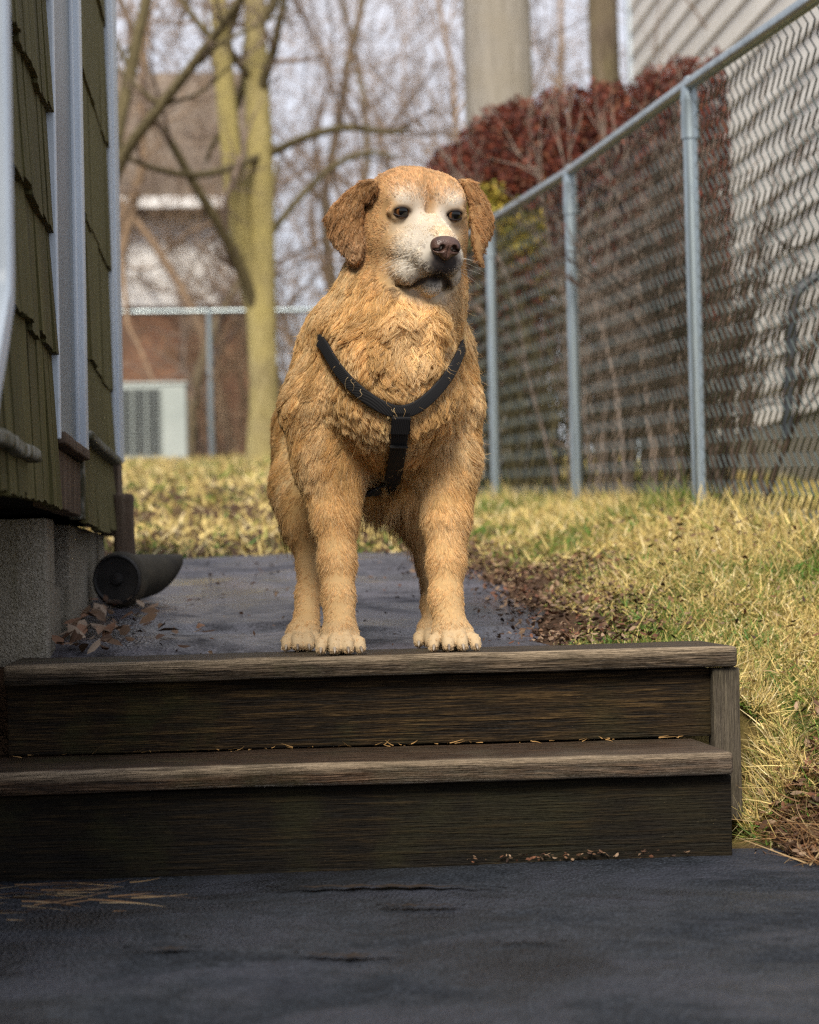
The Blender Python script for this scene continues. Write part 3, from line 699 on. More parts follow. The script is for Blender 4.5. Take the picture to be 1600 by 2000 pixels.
def pline(pix, Y, radpx, n=14):
    """a limb measured along photograph pixels at depth Y (Y may vary)"""
    Ys = np.broadcast_to(np.asarray(Y, float), (len(pix),)); P = np.array([W(x, y, yy) for (x, y), yy in zip(pix, Ys)])
    t = np.linspace(0, 1, len(pix)); q = np.linspace(0, 1, n)
    pts = np.stack([np.interp(q, t, P[:, k]) for k in range(3)], 1)
    if len(pix) > 2: pts[1:-1] = (pts[:-2]+2*pts[1:-1]+pts[2:])/4
    rad = np.interp(q, t, np.asarray(radpx, float)*Ys/FPX)
    return pts, rad
# the mossy twin-trunk tree with its low limbs
YT = 17.5
b0 = W(514, 900, YT); b0[2] = float(terrain(b0[0], YT))-.1
tr1 = pline([(514, 905), (516, 800), (512, 660), (508, 560), (507, 300), (500, 120), (495, -120), (490, -420)], YT, [36, 29, 28, 30, 27, 23, 20, 15], 22)
tr2 = pline([(508, 640), (492, 560), (468, 440), (452, 300), (438, 150), (427, 0), (415, -160), (410, -380)], [YT, YT, YT-.1, YT-.2, YT-.3, YT-.4, YT-.4, YT-.4], [20, 24, 23, 21, 19, 17, 14, 10], 22)
root = tree('mossy yellow-green tree with two upright trunks on the back lawn left of the dog', tuple(b0), 6, .2, 3, (MAT_MOSSY, MAT_LIMB, MAT_TWIG), trunk_pts=[tr1, tr2], levels=3, limbs=(4, 6), nch=(4, 6), start=.55, ratio=.5, limb_ratio=.3)
LB = [pline([(514, 720), (504, 610), (470, 520), (420, 425), (370, 345), (325, 260), (290, 215)], [YT+.08, YT-.02, YT-.2, YT-.5, YT-.7, YT-.9, YT-1], [13, 12, 11, 10, 9, 8, 5]),
      pline([(525, 300), (600, 265), (680, 245), (760, 262), (800, 250)], [YT, YT-.4, YT-.8, YT-1, YT-1.2], [9, 8, 8, 6, 3]),
      pline([(520, 470), (580, 390), (650, 320), (720, 295), (775, 308)], [YT, YT+.4, YT+.7, YT+.9, YT+1], [8, 7, 6, 6, 3]),
      pline([(520, 300), (450, 330), (380, 345), (300, 330), (230, 300)], [YT, YT-.4, YT-.7, YT-1, YT-1.3], [8, 8, 7, 6, 4]),
      pline([(495, 160), (440, 90), (470, 10), (490, -60)], [YT, YT-.3, YT-.5, YT-.6], [8, 8, 7, 5])]
rg = np.random.default_rng(5); ex = {0: [], 1: []}
for l in LB: ramify(ex, l, 2, rg, .8, (6, 9), .42, .25, .05)
V, F = tubes(LB); mesh('limbs', V, F, MAT_LIMB, root, True)
V, F = tubes(ex[0]+ex[1]); mesh('crown', V, F, MAT_TWIG, root)
# a second tree left of it, limbs leaning out past the house corner
YL = 15.5
tl = [pline([(150, 900), (165, 700), (190, 520), (215, 360), (232, 240), (262, 110), (290, -20), (315, -150)], YL, [17, 16, 15, 14, 13, 12, 10, 7], 18),
      pline([(200, 420), (240, 300), (320, 200), (405, 90), (470, 0), (520, -90)], [YL, YL-.2, YL-.5, YL-.8, YL-1.1, YL-1.3], [10, 12, 11, 10, 9, 6], 16)]
b1 = W(150, 905, YL); b1[2] = float(terrain(b1[0], YL))-.1
tree('slender olive-barked tree leaning out from behind the green house corner', tuple(b1), 5, .1, 8, (MAT_LIMB, MAT_LIMB, MAT_TWIG), trunk_pts=tl, levels=3, limbs=(6, 8), nch=(4, 6), start=.35, ratio=.5, limb_ratio=.32)
def at(px, Y): x = W(px, 1000, Y)[0]; return (x, Y, float(terrain(x, Y))-.05)
b = at(998, 14.0)
rad = 68.5*14/FPX
l = (np.array([[b[0], 14, b[2]-.1], [b[0], 14, b[2]+.3], [b[0]-.005, 14, 2.0], [b[0]-.02, 14, 4.3], [b[0]-.04, 14, 6.5], [b[0]-.1, 14.1, 9]]), np.array([rad*1.35, rad*1.1, rad*1.01, rad*.985, rad*.9, rad*.6]))
tree('thick smooth grey tree trunk standing behind the red hedge', b, 9, rad, 12, (MAT_GREYB, MAT_GREYB, MAT_TWIG), trunk_pts=[l], levels=2, limbs=(4, 6), start=.82)
b = at(1206, 18.0); rad = 31*18/FPX
l = (np.array([[b[0], 18, b[2]-.1], [b[0], 18, b[2]+.3], [b[0], 18, 3.0], [b[0]-.02, 18, 5.3], [b[0]+.03, 18, 8], [b[0]+.1, 18.1, 11]]), np.array([rad*1.5, rad*1.15, rad*1.02, rad*.97, rad*.85, rad*.6]))
tree('thinner brown tree trunk behind the hedge, right of the grey trunk', b, 11, rad, 13, (MAT_BROWNB, MAT_BROWNB, MAT_TWIG), trunk_pts=[l], levels=3, limbs=(4, 6), nch=(4, 6), start=.6, limb_ratio=.3)
far = [(690, 31, 9.0, .11, 41, MAT_TWIG, 'tall bare tree far behind the head of the dog, its twigs against the white sky'),
       (905, 33, 9.0, .10, 42, MAT_TWIGL, 'tall pale twiggy tree far back, just left of the thick grey trunk'),
       (560, 32, 9.0, .10, 43, MAT_TWIG, 'tall bare tree far back, close to the right-hand mossy trunk'),
       (610, 24, 6.5, .065, 21, MAT_TWIG, 'spreading bare brown tree right behind the mossy twin trunks'),
       (735, 27, 7.5, .075, 22, MAT_TWIG, 'bare tree with a leaning trunk and fine twigs above the head of the dog'),
       (860, 23, 6.0, .06, 23, MAT_TWIGL, 'pale orange-brown bare tree just left of the thick grey trunk'),
       (1110, 25, 7.0, .08, 24, MAT_TWIG, 'bare twiggy tree seen between the two trunks behind the hedge'),
       (348, 22.3, 3.6, .075, 25, MAT_TWIG, 'small dark bare tree in front of the white upper wall of the far house'),
       (260, 21.9, 5.5, .07, 26, MAT_TWIGL, 'thin pale bare tree beside the air conditioner'),
       (460, 23.2, 6.0, .07, 27, MAT_TWIGL, 'thin pale bare tree behind the mossy twin trunks'),
       (1290, 14.6, 4.2, .05, 28, MAT_TWIG, 'small bare tree against the beige siding of the neighbouring house')]
for px, Y, H, r, sd_, mt, lb in far:
    tree(lb, at(px, Y), H, r, sd_, lean=(math.sin(sd_*2.3)*.45, 0), mats=(MAT_BROWNB if mt is MAT_TWIG else mt, mt, mt), levels=3 if H < 4.5 else 4, limbs=(9, 12), nch=(5, 7), start=.16, ratio=.52, spread=.8, limb_ratio=.55, up=.08, wob=.22)
# thicket of far shrubs along the back fence
for i, (px, Y, H, mt) in enumerate([(560, 22.5, 2.3, MAT_TWIGL), (640, 23.0, 3.0, MAT_TWIG), (700, 22.6, 3.2, MAT_TWIGL), (780, 23.4, 3.4, MAT_TWIG), (850, 22.8, 3.6, MAT_TWIGL), (905, 22.4, 3.4, MAT_TWIGL), (430, 22.6, 1.7, MAT_TWIGL)]):
    b = at(px, Y); rg = np.random.default_rng(60+i); L1 = []; ex = {0: [], 1: []}
    for k in range(11):
        l = grow(np.array(b)+rg.normal(size=3)*[.12, .12, 0], rg.normal(size=3)*[.35, .35, 0]+[0, 0, 1], H*rg.uniform(.6, 1.1), .018, rg, 8, .05, .12)
        L1.append(l); ramify(ex, l, 2, rg, .7, (5, 7), .4, .2, .08)
    r_ = empty('bare_shrub', b, ['pale orange bare shrub right of the mossy twin trunks', 'tall brown bare shrub behind the back of the dog', 'pale orange bare shrub behind the dog, half hidden by its shoulder', 'brown bare shrub hidden behind the head of the dog', 'pale orange bare shrub left of the red hedge', 'pale orange bare shrub against the left end of the red hedge', 'low pale orange shrub beside the post of the back fence'][i], 'shrub', 'bare shrubs along the back fence')
    V, F = tubes(L1); mesh('stems', V, F, mt, r_); V, F = tubes(ex[0]+ex[1]); mesh('twigs', V, F, mt, r_)['kind'] = 'stuff'

# ------------------------------------------------------------------ red hedge and bare shrubs behind the fence
m = M_('hedge_leaf', .6, .3); m.col(m.attr()); MAT_HLEAF = m.m
def hedge():
    n = 170000
    px = RNG.uniform(835, 1455, n); top = np.interp(px, [835, 850, 880, 930, 1000, 1100, 1250, 1350, 1460, 1500], [420, 325, 285, 240, 200, 172, 150, 114, 84, 80])
    Yc = np.interp(px, [835, 1000, 1500], [11.8, 11.6, 10.4])
    u = RNG.uniform(-1, 1, n); h = RNG.uniform(0, 1, n)**.6
    q = np.abs(u)**2.2 + h**3.2
    ok = (q < 1.0) & ((q > .4) | (RNG.random(n) < .3))
    Y = Yc+u*.75
    zb = np.array([float(v) for v in bank(Y)]); 
    zt = CAM[2] + (1111-(px-800)*.0218*1.0-top)*Yc/FPX
    z = zb+.02+(zt-zb)*h*(1+.05*(fbm(np.stack([px*.02, Y*3, h*3], -1), 1.5, 2)-.5)*2)
    x = (px-475)/FPX*Y*1.0 + (Y-Yc)*.02
    hx = h.copy(); P = np.stack([x, Y, z], 1)
    clump = fbm(P, 5.5, 2)
    ok &= clump > .28
    ok &= RNG.random(n) < np.clip(.65+h, 0, 1)
    ok &= RNG.random(n) < np.interp(px, [1330, 1440], [1, .4])
    P = P[ok]; h = h[ok]; px = px[ok]; n = len(P)
    red = pick([(.125, .026, .014), (.080, .017, .011), (.19, .045, .022), (.05, .014, .010), (.14, .055, .025)], n)
    brn = pick([(.10, .088, .055), (.075, .08, .05), (.15, .125, .085), (.05, .046, .032)], n)
    C = np.where((RNG.random(n) < np.clip((.55-h)*2.4, 0, .9))[:, None], brn, red)
    yel = (np.abs(px-1000) < 90) & (h > .45) & (h < .76) & (fbm(P, 4.0, 2) > .52)
    C[yel] = pick([(.30, .24, .03), (.38, .27, .035), (.16, .16, .03)], int(yel.sum()))
    N = RNG.normal(size=(n, 3)); V, F, C6 = leaf_geo(P, N, RNG.uniform(.018, .040, n), C, 'x')
    b = (float(np.mean(P[:, 0])), 11.3, .9)
    root = empty('red_hedge', b, 'dark red leafed hedge mounded above the far end of the chain link fence', 'hedge')
    o = mesh('foliage', V, F, MAT_HLEAF, root, colors=C6); o['kind'] = 'stuff'
    L1 = []; rg = np.random.default_rng(4)
    for k in range(80):
        q = rg.uniform(860, 1480); Yk = np.interp(q, [835, 1000, 1500], [11.8, 11.6, 10.4])+rg.uniform(-.5, .5); xk = (q-475)/FPX*Yk
        zt_ = CAM[2] + (1111-np.interp(q, [850, 930, 1000, 1100, 1250, 1350, 1460], [330, 260, 220, 190, 170, 135, 110]))*Yk/FPX
        zb_ = float(bank(Yk))
        L1.append(grow((xk, Yk, zb_), rg.normal(size=3)*[.14, .14, 0]+[0, 0, 1], (zt_-zb_)*rg.uniform(.45, .7), .012, rg, 8, .05, .07))
    ex = {0: []}
    for l in L1: ramify(ex, l, 1, rg, .5, (4, 6), .2, .15, .1)
    V, F = tubes(L1); mesh('stems', V, F, MAT_TWIGR, root); V, F = tubes(ex[0]); mesh('twigs', V, F, MAT_TWIGR, root)
hedge()
def bare_shrub(px, Y, H, w, n, label, seed, mt=MAT_TWIGR, dense=2):
    rg = np.random.default_rng(seed); x = (px-475)/FPX*Y; b = (x, Y, float(bank(Y))); L1 = []; ex = {k: [] for k in range(dense)}
    for k in range(n):
        l = grow(np.array(b)+np.array([rg.normal()*w*.5, rg.normal()*w*.7, -.02]), rg.normal(size=3)*[.13, .2, 0]+[.04, 0, 1], H*rg.uniform(.65, 1.1), .013, rg, 8, .06, .08)
        L1.append(l); ramify(ex, l, dense, rg, .45, (5, 8), .4, .15, .12)
    r_ = empty('bare_shrub', b, label, 'shrub')
    V, F = tubes(L1); mesh('stems', V, F, mt, r_); V, F = tubes(sum(ex.values(), [])); mesh('twigs', V, F, mt, r_)['kind'] = 'stuff'
bare_shrub(1405, 7.4, 1.35, .13, 15, 'dense reddish bare shrub just behind the nearest fence panel', 31)
bare_shrub(1240, 9.2, 1.5, .26, 20, 'greyish bare shrub behind the middle fence panel', 32, MAT_TWIG)
bare_shrub(1160, 9.8, 1.3, .22, 14, 'thin brown bare shrub behind the middle fence panel, left of the greyish one', 33, MAT_TWIG)
bare_shrub(1045, 10.2, 1.2, .16, 10, 'bare shrub behind the farthest visible fence panel', 34, MAT_LIMB)

# ------------------------------------------------------------------ neighbouring house on the right
m = M_('beige_siding_paint', .6, .35); a = m.noise(3, 6, .6, (3, .5, 3)); m.col(m.ramp(a, [(.3, (.60, .575, .52)), (.65, (.74, .71, .65))])); MAT_BEIGE = m.m
NX = 3.25
NB = empty('beige_house', (NX+1.5, 13.5, 1.1), 'beige house with lapped siding boards beyond the chain link fence and hedge', 'house')
box_part('wall', MAT_VOID, NB, NX+.03, NX+4, 6.8, 17.2, 1.2, 6.6, 0)
box_part('foundation', MAT_CONC, NB, NX+.012, NX+4, 6.8, 17.2, .5, 1.36, 0)
z = 1.36; k = 0
while z < 6.5:
    V = [(NX, 6.8, z), (NX, 17.2, z), (NX+.022, 17.2, z+.205), (NX+.022, 6.8, z+.205), (NX+.028, 6.8, z), (NX+.028, 17.2, z)]
    mesh('siding_board', V, [(0, 1, 2, 3), (0, 4, 5, 1), (1, 5, 2), (0, 3, 4)], MAT_BEIGE, NB); z += .195; k += 1
box_part('corner_board', MAT_TRIM, NB, NX-.02, NX+.10, 17.2, 17.3, 1.3, 6.6, .004)
m = M_('dark_painted_iron', .45, .5); m.col((.02, .025, .03)); MAT_IRON = m.m
HR = empty('handrail', tuple(W(1545, 800, 8.6)), 'dark bent metal handrail seen through the nearest fence panel', 'handrail')
pp, rr = pline([(1538, 860), (1540, 790), (1546, 680), (1550, 610), (1556, 575), (1575, 553), (1605, 535), (1660, 505), (1760, 455)], 8.6, [12]*9, 30)
V, F = tubes([(pp, rr)]); mesh('rail', V, F, MAT_IRON, HR, True)
pp, rr = pline([(1730, 470), (1722, 640), (1716, 880)], 8.6, [12]*3, 8); V, F = tubes([(pp, rr)]); mesh('post', V, F, MAT_IRON, HR, True)
pp, rr = pline([(1543, 180), (1548, 430), (1552, 790)], 12.6, [4.5]*3, 8); V, F = tubes([(pp, rr)]); o = mesh('thin_conduit', V, F, MAT_IRON, NB, True)

# ------------------------------------------------------------------ far house, air conditioner, back fence
m = M_('far_brick', .9, .15)
bt = m.n('ShaderNodeTexBrick', {'Vector': m.n('ShaderNodeMapping', {'Vector': m.n('ShaderNodeTexCoord').outputs['Object'], 'Rotation': (R(90), 0, 0)}).outputs['Vector'], 'Color1': (.20, .085, .05, 1), 'Color2': (.30, .15, .085, 1), 'Mortar': (.26, .20, .15, 1), 'Scale': 4.6, 'Mortar Size': .02})
a = m.noise(2.6, 5, .65); b2 = m.noise(7, 4, .6); c = m.mix(m.rng(a, .4, .65, 0, .7), bt.outputs['Color'], (.10, .065, .045)); c = m.mix(m.rng(b2, .55, .7, 0, .6), c, (.42, .27, .15)); m.col(c); MAT_BRICK = m.m
m = M_('far_white_siding', .6, .3); a = m.noise(1.4, 5, .6); m.col(m.ramp(a, [(.3, (.80, .79, .78)), (.7, (.88, .87, .86))])); MAT_WHITE = m.m
m = M_('brown_roof_shingle', .9, .15); a = m.noise(5, 6, .65, (1, 3, 3)); m.col(m.ramp(a, [(.3, (.12, .095, .075)), (.7, (.25, .20, .155))])); MAT_ROOF = m.m
YH = 25.0
xl, xr = W(-150, 700, YH)[0], W(526, 700, YH)[0]
zb, zm, ze = 1.5, W(400, 598, YH)[2], W(400, 392, YH)[2]
FH = empty('far_house', ((xl+xr)/2, YH+3, 1.6), 'far house with brick below, white wall above and a brown roof, behind the back fence', 'house')
box_part('brick_wall', MAT_BRICK, FH, xl, xr, YH, YH+7, zb, zm, 0)
box_part('upper_wall', MAT_WHITE, FH, xl, xr, YH-.06, YH+7, zm+.002, ze-.01, 0)
zr = W(400, 142, YH+4)[2]
V = [(xl-.3, YH-.35, ze-.08), (xr+.04, YH-.35, ze-.08), (xr+.04, YH+4, zr), (xl-.3, YH+4, zr), (xr+.04, YH+8.5, ze-.08), (xl-.3, YH+8.5, ze-.08)]
V2 = [(x, y, z-.14) for x, y, z in V]
mesh('roof', V+V2, [(0, 1, 2, 3), (3, 2, 4, 5), (6, 9, 8, 7), (9, 11, 10, 8), (0, 6, 7, 1), (1, 7, 8, 2), (2, 8, 10, 4), (4, 10, 11, 5), (5, 11, 9, 3), (3, 9, 6, 0)], MAT_ROOF, FH)
box_part('gutter', MAT_WHITE, FH, xl-.3, xr+.04, YH-.48, YH-.352, ze-.16, ze-.03, .01)
for px in (306, 398):                                   # windows on the white storey
    x = W(px, 500, YH)[0]
# air conditioner
m = M_('pale_green_grey_enamel', .5, .4); a = m.noise(3, 5, .6); m.col(m.ramp(a, [(.3, (.30, .34, .325)), (.7, (.38, .42, .40))])); MAT_AC = m.m
m = M_('ac_dark_fins', .7, .3); m.col((.022, .026, .030)); MAT_FIN = m.m
YA = 20.0; xa0, xa1 = W(168, 800, YA)[0], W(364, 800, YA)[0]; za1 = W(300, 746, YA)[2]; za0 = float(terrain((xa0+xa1)/2, YA))-.01
xg = W(314, 800, YA)[0]
AC = empty('air_conditioner', ((xa0+xa1)/2, YA+.2, za0), 'pale grey air conditioner unit with a square grille on the back lawn', 'air conditioner')
box_part('body', MAT_AC, AC, xa0, xa1, YA, YA+.45, za0, za1-.03, .015)
box_part('lid', MAT_AC, AC, xa0-.012, xa1+.012, YA-.012, YA+.46, za1-.028, za1, .008)
box_part('coil_panel', MAT_FIN, AC, xa0+.035, xg, YA-.006, YA+.01, za0+.05, za1-.07, .001)
for i in range(6):
    x = xa0+.035+(xg-xa0-.035)*i/5; box_part('grille_bar', MAT_AC, AC, x-.007, x+.007, YA-.022, YA-.008, za0+.04, za1-.06, .002)
for i in range(11):
    z = za0+.05+(za1-.12-za0)*i/10; box_part('grille_bar', MAT_AC, AC, xa0+.03, xg+.005, YA-.036, YA-.0225, z-.0055, z+.0055, .002)
# chain link fence across the back
YB = 21.3
zr = W(500, 607, YB)[2]
BF = empty('back_fence', (W(410, 800, YB)[0], YB, 1.65), 'low grey chain link fence across the back lawn in front of the far house', 'fence')
xs = [W(p, 700, YB)[0] for p in (-60, 170, 410, 650, 890)]
for x in xs:
    mb = MB(); mb.tube([(x, YB, 1.5), (x, YB, zr+.02)], [.028]*2, 10); shade_auto(mb.build('post', MAT_GALV, BF), 50)
for a_, b_ in zip(xs[:-1], xs[1:]):
    mb = MB(); mb.tube([(a_, YB, zr), (b_, YB, zr)], [.026]*2, 8); shade_auto(mb.build('top_rail', MAT_GALV, BF), 50)
lines = []
for j in range(int((xs[-1]-xs[0])/.07)):
    k = np.arange(36); x = xs[0]+(j+.5)*.07+np.where(k % 2, .035, -.035); P = np.stack([x, np.full(36, YB+.04), zr-.01-k*.04], 1); lines.append((P, np.full(36, .0022)))
V, F = tubes(lines); mesh('chain_link_mesh', V, F, MAT_WIRE, BF)
# ================================================================== the dog
YD = 3.865
def D(px, py, dy): return W(px, py, YD+dy)
def rp(r, dy): return r*(YD+dy)/FPX
PR = []                                     # (op, fn, lo, hi, k)
def add_cone(a, b, ra, rb, k=.02, op='u'):
    a = np.asarray(a, float); b = np.asarray(b, float); ba = b-a; bb = ba@ba+1e-12; R_ = max(ra, rb)
    def fn(X, Y, Z):
        t = np.clip(((X-a[0])*ba[0]+(Y-a[1])*ba[1]+(Z-a[2])*ba[2])/bb, 0, 1)
        return np.sqrt((X-a[0]-t*ba[0])**2+(Y-a[1]-t*ba[1])**2+(Z-a[2]-t*ba[2])**2)-(ra+(rb-ra)*t)
    PR.append((op, fn, np.minimum(a, b)-R_, np.maximum(a, b)+R_, k))
def add_ell(c, rad, axes=None, k=.02, op='u'):
    c = np.asarray(c, float); A = np.eye(3) if axes is None else np.asarray(axes, float); rad = np.asarray(rad, float)
    def fn(X, Y, Z):
        dx, dy, dz = X-c[0], Y-c[1], Z-c[2]; k0 = 0; k1 = 0
        for i in range(3):
            q = dx*A[i][0]+dy*A[i][1]+dz*A[i][2]; k0 = k0+(q/rad[i])**2; k1 = k1+(q/rad[i]**2)**2
        k0 = np.sqrt(k0); k1 = np.sqrt(k1)+1e-9; return k0*(k0-1)/k1
    ext = np.sqrt(((A*rad[:, None])**2).sum(0)); PR.append((op, fn, c-ext, c+ext, k))
def chain(pts, k=.02, first=None):
    """pts: (px, py, dy, radius px)"""
    for (a, b) in zip(pts[:-1], pts[1:]):
        add_cone(D(*a[:3]), D(*b[:3]), rp(a[3], a[2]), rp(b[3], b[2]), k)
# trunk
chain([(752, 765, .17, 170), (742, 785, .42, 174), (722, 795, .62, 150)], .05)
chain([(690, 700, .14, 108), (745, 690, .22, 120), (822, 692, .14, 100)], .05)
add_ell(D(772, 765, .03), (.120, .12, .135), k=.05)
add_ell(D(776, 735, -.03), (.082, .075, .10), k=.05)
# neck and throat
chain([(757, 655, .09, 142), (796, 530, .06, 108)], .05)
chain([(770, 700, .0, 90), (800, 590, -.0, 80)], .04)
chain([(786, 578, -.05, 20), (786, 640, -.085, 25), (800, 720, -.095, 22)], .014)
chain([(846, 582, -.05, 19), (843, 640, -.082, 23), (836, 710, -.09, 20)], .014)
# shoulders and forelegs
chain([(634, 800, .10, 90), (643, 900, .09, 60), (649, 965, .08, 46)], .045)
chain([(868, 800, .10, 76), (874, 900, .09, 54), (873, 965, .08, 45)], .045)
chain([(649, 930, .085, 47), (654, 1010, .065, 40), (659, 1100, .045, 32), (661, 1165, .025, 28), (664, 1222, .005, 31)], .02)
chain([(874, 930, .085, 48), (873, 1010, .065, 42), (872, 1100, .045, 33), (870, 1170, .025, 29), (880, 1222, .005, 32)], .02)
# hindlegs
chain([(628, 850, .52, 100), (600, 955, .42, 66), (598, 1030, .36, 42)], .04)
chain([(598, 1010, .37, 46), (606, 1100, .345, 24), (602, 1165, .28, 21), (597, 1225, .215, 26)], .02)
chain([(834, 850, .52, 100), (814, 960, .44, 54), (820, 1030, .40, 34)], .04)
chain([(820, 1010, .40, 38), (835, 1100, .38, 20), (843, 1180, .30, 18), (847, 1225, .25, 22)], .02)
# tail
chain([(722, 700, .80, 34), (715, 800, .90, 28), (712, 930, .92, 18)], .03)
# paws: toes resting on the boards
CLAWS = []
def paw(cx, dy, w, toes, gz=TOP+.001, n=4):
    """cx: pixel of the paw's centre, w: its half width in pixels"""
    c = D(cx, 1250, dy); c[2] = gz+.030
    add_ell(c+[0, .010, .002], (w*.90*(YD+dy)/FPX, .034, .026), k=.012)
    add_ell(c+[0, .018, -.010], (w*.80*(YD+dy)/FPX, .032, .022), k=.012)
    for i in range(n):
        t = (i-(n-1)/2)/((n-1)/2); out_ = abs(t)
        b = D(cx+t*w*.84, 1250, dy); r = .0124-.0014*out_
        a_ = np.array([b[0]*.75+c[0]*.25, c[1]-.010+.016*out_, gz+.030-.005*out_])
        k_ = np.array([b[0], c[1]-.036+.018*out_, gz+.024-.004*out_])
        e_ = np.array([b[0]+t*.002, c[1]-.049+.022*out_, gz+r*.95])
        add_cone(a_, k_, r*.9, r*1.06, .003); add_cone(k_, e_, r*1.06, r*.95, .002)
        CLAWS.append((e_+[0, -.008, .000], t))
paw(664, .0, 43, 4); paw(885, .0, 46, 4); paw(591, .20, 36, 4); paw(847, .235, 35, 4)

# ---- head: solve its yaw and pitch so that eyes and nose fall where they do in the photograph
EYE_V, EYE_W, EYE_U = .014, .080, .0505
NOSE = np.array([0, -.034, .176])
def head_axes(yaw, pitch):
    fw = np.array([math.sin(yaw)*math.cos(pitch), -math.cos(yaw)*math.cos(pitch), math.sin(pitch)])
    uu = np.array([math.cos(yaw), math.sin(yaw), 0]); roll = R(-1.2)
    vv = np.cross(fw, uu)*-1
    vv = vv if vv[2] > 0 else -vv
    u2 = uu*math.cos(roll)+vv*math.sin(roll); v2 = -uu*math.sin(roll)+vv*math.cos(roll)
    return u2, v2, fw
yaw, pitch = R(20), R(-8); HC = D(808, 430, .0)
for _ in range(40):
    HU, HV, HW = head_axes(yaw, pitch)
    em = HC+EYE_V*HV+EYE_W*HW; no = HC+NOSE[0]*HU+NOSE[1]*HV+NOSE[2]*HW
    ex, ey = PX(em[None])[0][0], PX(em[None])[1][0]; nx_, ny_ = PX(no[None])[0][0], PX(no[None])[1][0]
    HC = HC + _r*((838-ex)/1090) - _u*((417-ey)/1090)
    yaw += ((870-nx_)-(838-ex))/1090/.10*.6; pitch -= ((482-ny_)-(417-ey))/1090/.10*.6
def Hd(u, v, w): return HC+u*HU+v*HV+w*HW
HA = np.array([HU, HV, HW])
def hl(P): return (np.asarray(P)-HC)@HA.T
NB_BODY = len(PR)
def hcone(a, b, ra, rb, k=.015, op='u'): add_cone(Hd(*a), Hd(*b), ra, rb, k, op)
def hell(c, rad, k=.015, op='u'): add_ell(Hd(*c), rad, HA, k, op)
add_cone(D(790, 560, .05), Hd(0, -.01, -.02), .112, .082, .03)
hell((0, .004, -.010), (.090, .082, .094), .03)
for s in (-1, 1):
    hell((s*.036, .036, .030), (.046, .042, .044), .03)             # forehead
    hell((s*.046, .034, .060), (.024, .014, .019), .018)             # brow
    hell((s*.062, -.035, .012), (.036, .052, .056), .03)             # cheek
    hcone((s*.030, -.052, .075), (s*.021, -.058, .146), .037, .0245, .014)   # muzzle side
    hcone((s*.042, -.092, .058), (s*.033, -.090, .110), .026, .024, .012)    # hanging lip
    hcone((s*.033, -.090, .110), (s*.013, -.068, .152), .024, .018, .010)
hcone((0, -.012, .060), (0, -.030, .160), .036, .0235, .016)          # bridge
hcone((0, -.040, .05), (0, -.048, .140), .050, .034, .02)
hcone((0, -.112, .062), (0, -.110, .128), .028, .0180, .008)           # chin
hcone((0, -.085, .0), (0, -.098, .075), .050, .030, .02)               # jaw
hell((0, .030, .080), (.007, .032, .008), .014, 's')                    # furrow between the brows
# mouth line
ml = [(-.060, -.112, .058), (-.054, -.118, .082), (-.040, -.115, .110), (-.021, -.097, .140), (0, -.078, .160), (.021, -.097, .140), (.040, -.115, .110), (.054, -.118, .082), (.060, -.112, .058)]
for a, b in zip(ml[:-1], ml[1:]): hcone(a, b, .0032, .0032, .005, 's')
hcone((0, -.050, .176), (0, -.072, .166), .0022, .0025, .004, 's')

# ---- ears: outlines measured from the photograph, given real thickness
def poly_sdf(px, pz, poly):
    d = np.full(np.broadcast(px, pz).shape, 1e9); s = np.ones_like(d); n = len(poly)
    for i in range(n):
        a, b = poly[i], poly[i-1]; e = b-a; wx, wz = px-a[0], pz-a[1]
        t = np.clip((wx*e[0]+wz*e[1])/(e@e), 0, 1); d = np.minimum(d, (wx-e[0]*t)**2+(wz-e[1]*t)**2)
        c1 = pz >= a[1]; c2 = pz < b[1]; c3 = e[0]*wz > e[1]*wx
        f = (c1 & c2 & c3) | (~c1 & ~c2 & ~c3); s = np.where(f, -s, s)
    return s*np.sqrt(d)
EARS = []
def ear(pix, dyl, dyr, xl, xr, th=.006, dome=.22, back=.0):
    """pix: outline; the flap's depth goes from dyl at pixel xl to dyr at pixel xr"""
    dm = (dyl+dyr)/2
    P = np.array([D(x, y, dyl+(dyr-dyl)*(x-xl)/(xr-xl)) for x, y in pix]); poly = P[:, [0, 2]]
    X0, X1 = D(xl, 430, dyl), D(xr, 430, dyr); sl = (X1[1]-X0[1])/(X1[0]-X0[0]); zc = P[:, 2].mean()
    nrm = math.sqrt(1+sl*sl)
    def fn(X, Y, Z):
        d2 = poly_sdf(X, Z, poly)
        n = (Y-(X0[1]+(X-X0[0])*sl)-back*(Z-zc))/nrm
        h = th*.55+dome*np.clip(-d2, 0, .026)
        q0 = np.maximum(d2+th*.5, 0); q1 = np.maximum(np.abs(n)-h, 0)
        return np.sqrt(q0*q0+q1*q1)-th*.5+np.minimum(np.maximum(d2+th*.5, np.abs(n)-h), 0)*.6
    lo = P.min(0)-.02; hi = P.max(0)+.02
    lo[1] = min(X0[1], X1[1])-.03; hi[1] = max(X0[1], X1[1])+.03
    PR.append(('u', fn, lo, hi, .005)); EARS.append((fn, lo, hi))
ear([(738, 352), (708, 356), (682, 372), (655, 397), (636, 425), (640, 452), (655, 480), (674, 500), (683, 517), (695, 520), (706, 507), (710, 482), (708, 440), (712, 400), (736, 372)], .045, -.060, 625, 725, .007, .25, -.10)
ear([(897, 350), (916, 352), (938, 372), (955, 398), (964, 428), (960, 452), (949, 478), (942, 497), (946, 518), (938, 521), (930, 506), (924, 478), (920, 440), (916, 400), (905, 370)], .005, .055, 908, 968, .007, .25, -.10)

